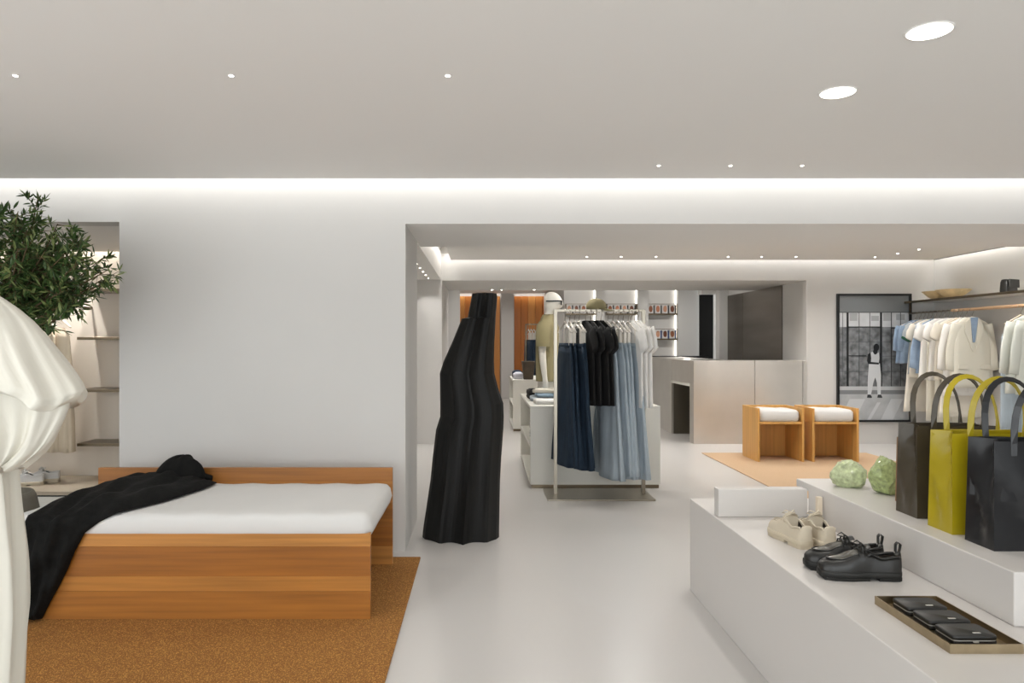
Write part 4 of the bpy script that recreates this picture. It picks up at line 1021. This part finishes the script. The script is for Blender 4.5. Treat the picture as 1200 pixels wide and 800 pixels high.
drape([(440, -40, 70), (462, -34, 88), (476, -24, 88), (490, -10, 82), (503, 2, 75), (516, 9, 67), (527, 13, 57), (537, 15, 44), (545, 16, 30)], .12, .07, .022, 8, .012).build('sleeve', 'cream_silk', dr, True)
MB().tube([(0, 0, 1.505), (0, 0, 1.60)], [.05, .045], 14).build('neck_stand', 'bone', dr, True)
MB().lathe([(.13, 0), (.13, .01), (.012, .012), (.012, .05)], (0, 0, 0), 24).build('stand_base', 'nickel', dr, True)

# ================================================================== OLIVE TREE
ot = thing('olive_tree', 'bushy green olive tree in a grey pot beside the daybed', 'tree', (-2.93, 4.42, 0))
MB().lathe([(.14, 0), (.16, .01), (.20, .20), (.205, .36), (.185, .46), (.17, .49), (.155, .49), (.15, .45), (.002, .44)], n=32).build('pot', 'pot', ot, True)
rt = random.Random(21)
trunk = [(0, 0, .43), (.02, -.02, .7), (.0, -.06, 1.0), (.05, -.10, 1.25), (.10, -.12, 1.45)]
MB().tube(trunk, [.030, .027, .025, .022, .019], 10).build('trunk', 'bark', ot, True)
tips = []
bmb = MB()
cen = Vector((.27, -.22, 1.83))
for i in range(60):
    b0 = Vector(trunk[-1]) + Vector((rt.uniform(-.02, .02), rt.uniform(-.02, .02), rt.uniform(-.25, .02)))
    while True:
        e = Vector((rt.uniform(-1, 1), rt.uniform(-1, 1), rt.uniform(-1, 1)))
        if .35 < e.length < 1: break
    e = cen + Vector((e.x * .50, e.y * .42, e.z * .50))
    if e.y > .32: e.y = .32
    m1 = b0.lerp(e, .4) + Vector((rt.uniform(-.05, .05), rt.uniform(-.05, .05), .07)); m2 = b0.lerp(e, .72) + Vector((0, 0, .05))
    pts = [b0, m1, m2, e]; bmb.tube(pts, [.010, .007, .005, .002], 6)
    for k in range(9):
        f = rt.uniform(.25, 1); q = pts[1].lerp(pts[2], f / .6) if f < .6 else pts[2].lerp(pts[3], (f - .6) / .4)
        dv = Vector((rt.gauss(0, 1), rt.gauss(0, 1), rt.gauss(.25, 1))).normalized() * rt.uniform(.08, .19)
        tips.append((q, q + dv)); bmb.tube([q, q + dv * .5 + Vector((0, 0, .008)), q + dv], [.0028, .002, .001], 4)
bmb.build('branches', 'bark', ot, True)
def leaf_geo():
    vs_ = [(0, 0, 0), (.3, .115, .0), (.62, .11, -.01), (1, 0, -.04), (.62, -.11, -.01), (.3, -.115, 0), (.3, 0, .025), (.62, 0, .02)]
    fs_ = [(0, 6, 1), (1, 6, 7, 2), (2, 7, 3), (0, 5, 6), (5, 4, 7, 6), (4, 3, 7)]
    return vs_, fs_
lv, lf = leaf_geo()
leafmesh = []
for m in ('leaf', 'leaf2'):
    me = bpy.data.meshes.new('leaf'); me.from_pydata([(q[0] * .060, q[1] * .060, q[2] * .060) for q in lv], [], lf); me.materials.append(M[m]); leafmesh.append(me)
leaves = []
for a, b in tips:
    dv = (b - a)
    for k in range(17):
        f = rt.uniform(.1, 1.0); p = a + dv * f
        d = (dv.normalized() * .9 + Vector((rt.gauss(0, .7), rt.gauss(0, .7), rt.gauss(0, .7)))).normalized()
        leaves.append((p, d, rt.uniform(.75, 1.15), rt.uniform(-.9, .9)))
def lmat(p, d, s, roll):
    q = d.to_track_quat('X', 'Z').to_matrix() @ Matrix.Rotation(roll, 3, 'X'); return q
world = Vector(ot.location)
leaves.sort(key=lambda l: l[0].y)
fol = {0: MB(), 1: MB()}
n_single = 0
for p, d, s, roll in leaves:
    wp = p + world
    if wp.y > YB - .03 or (wp + d * .07).y > YB - .02: continue
    R_ = lmat(p, d, s, roll); k = 1 if rt.random() < .32 else 0
    pxl = CX + wp.x * F / wp.y; pyl = CY - (wp.z - H) * F / wp.y
    if n_single < 300 and 0 < pxl < 150 and not (pyl > 345 + max(0, pxl) * 1.0 - 6):
        o = bpy.data.objects.new('leaf', leafmesh[k]); C.objects.link(o); o.parent = ot; n_single += 1
        o.matrix_local = Matrix.Translation(p) @ (R_ * s).to_4x4()
    else:
        fol[k].add([p + R_ @ (Vector(q) * (.060 * s)) for q in lv], lf)
for k, m in ((0, 'leaf'), (1, 'leaf2')):
    o = fol[k].build('foliage', m, ot); o['kind'] = 'stuff'
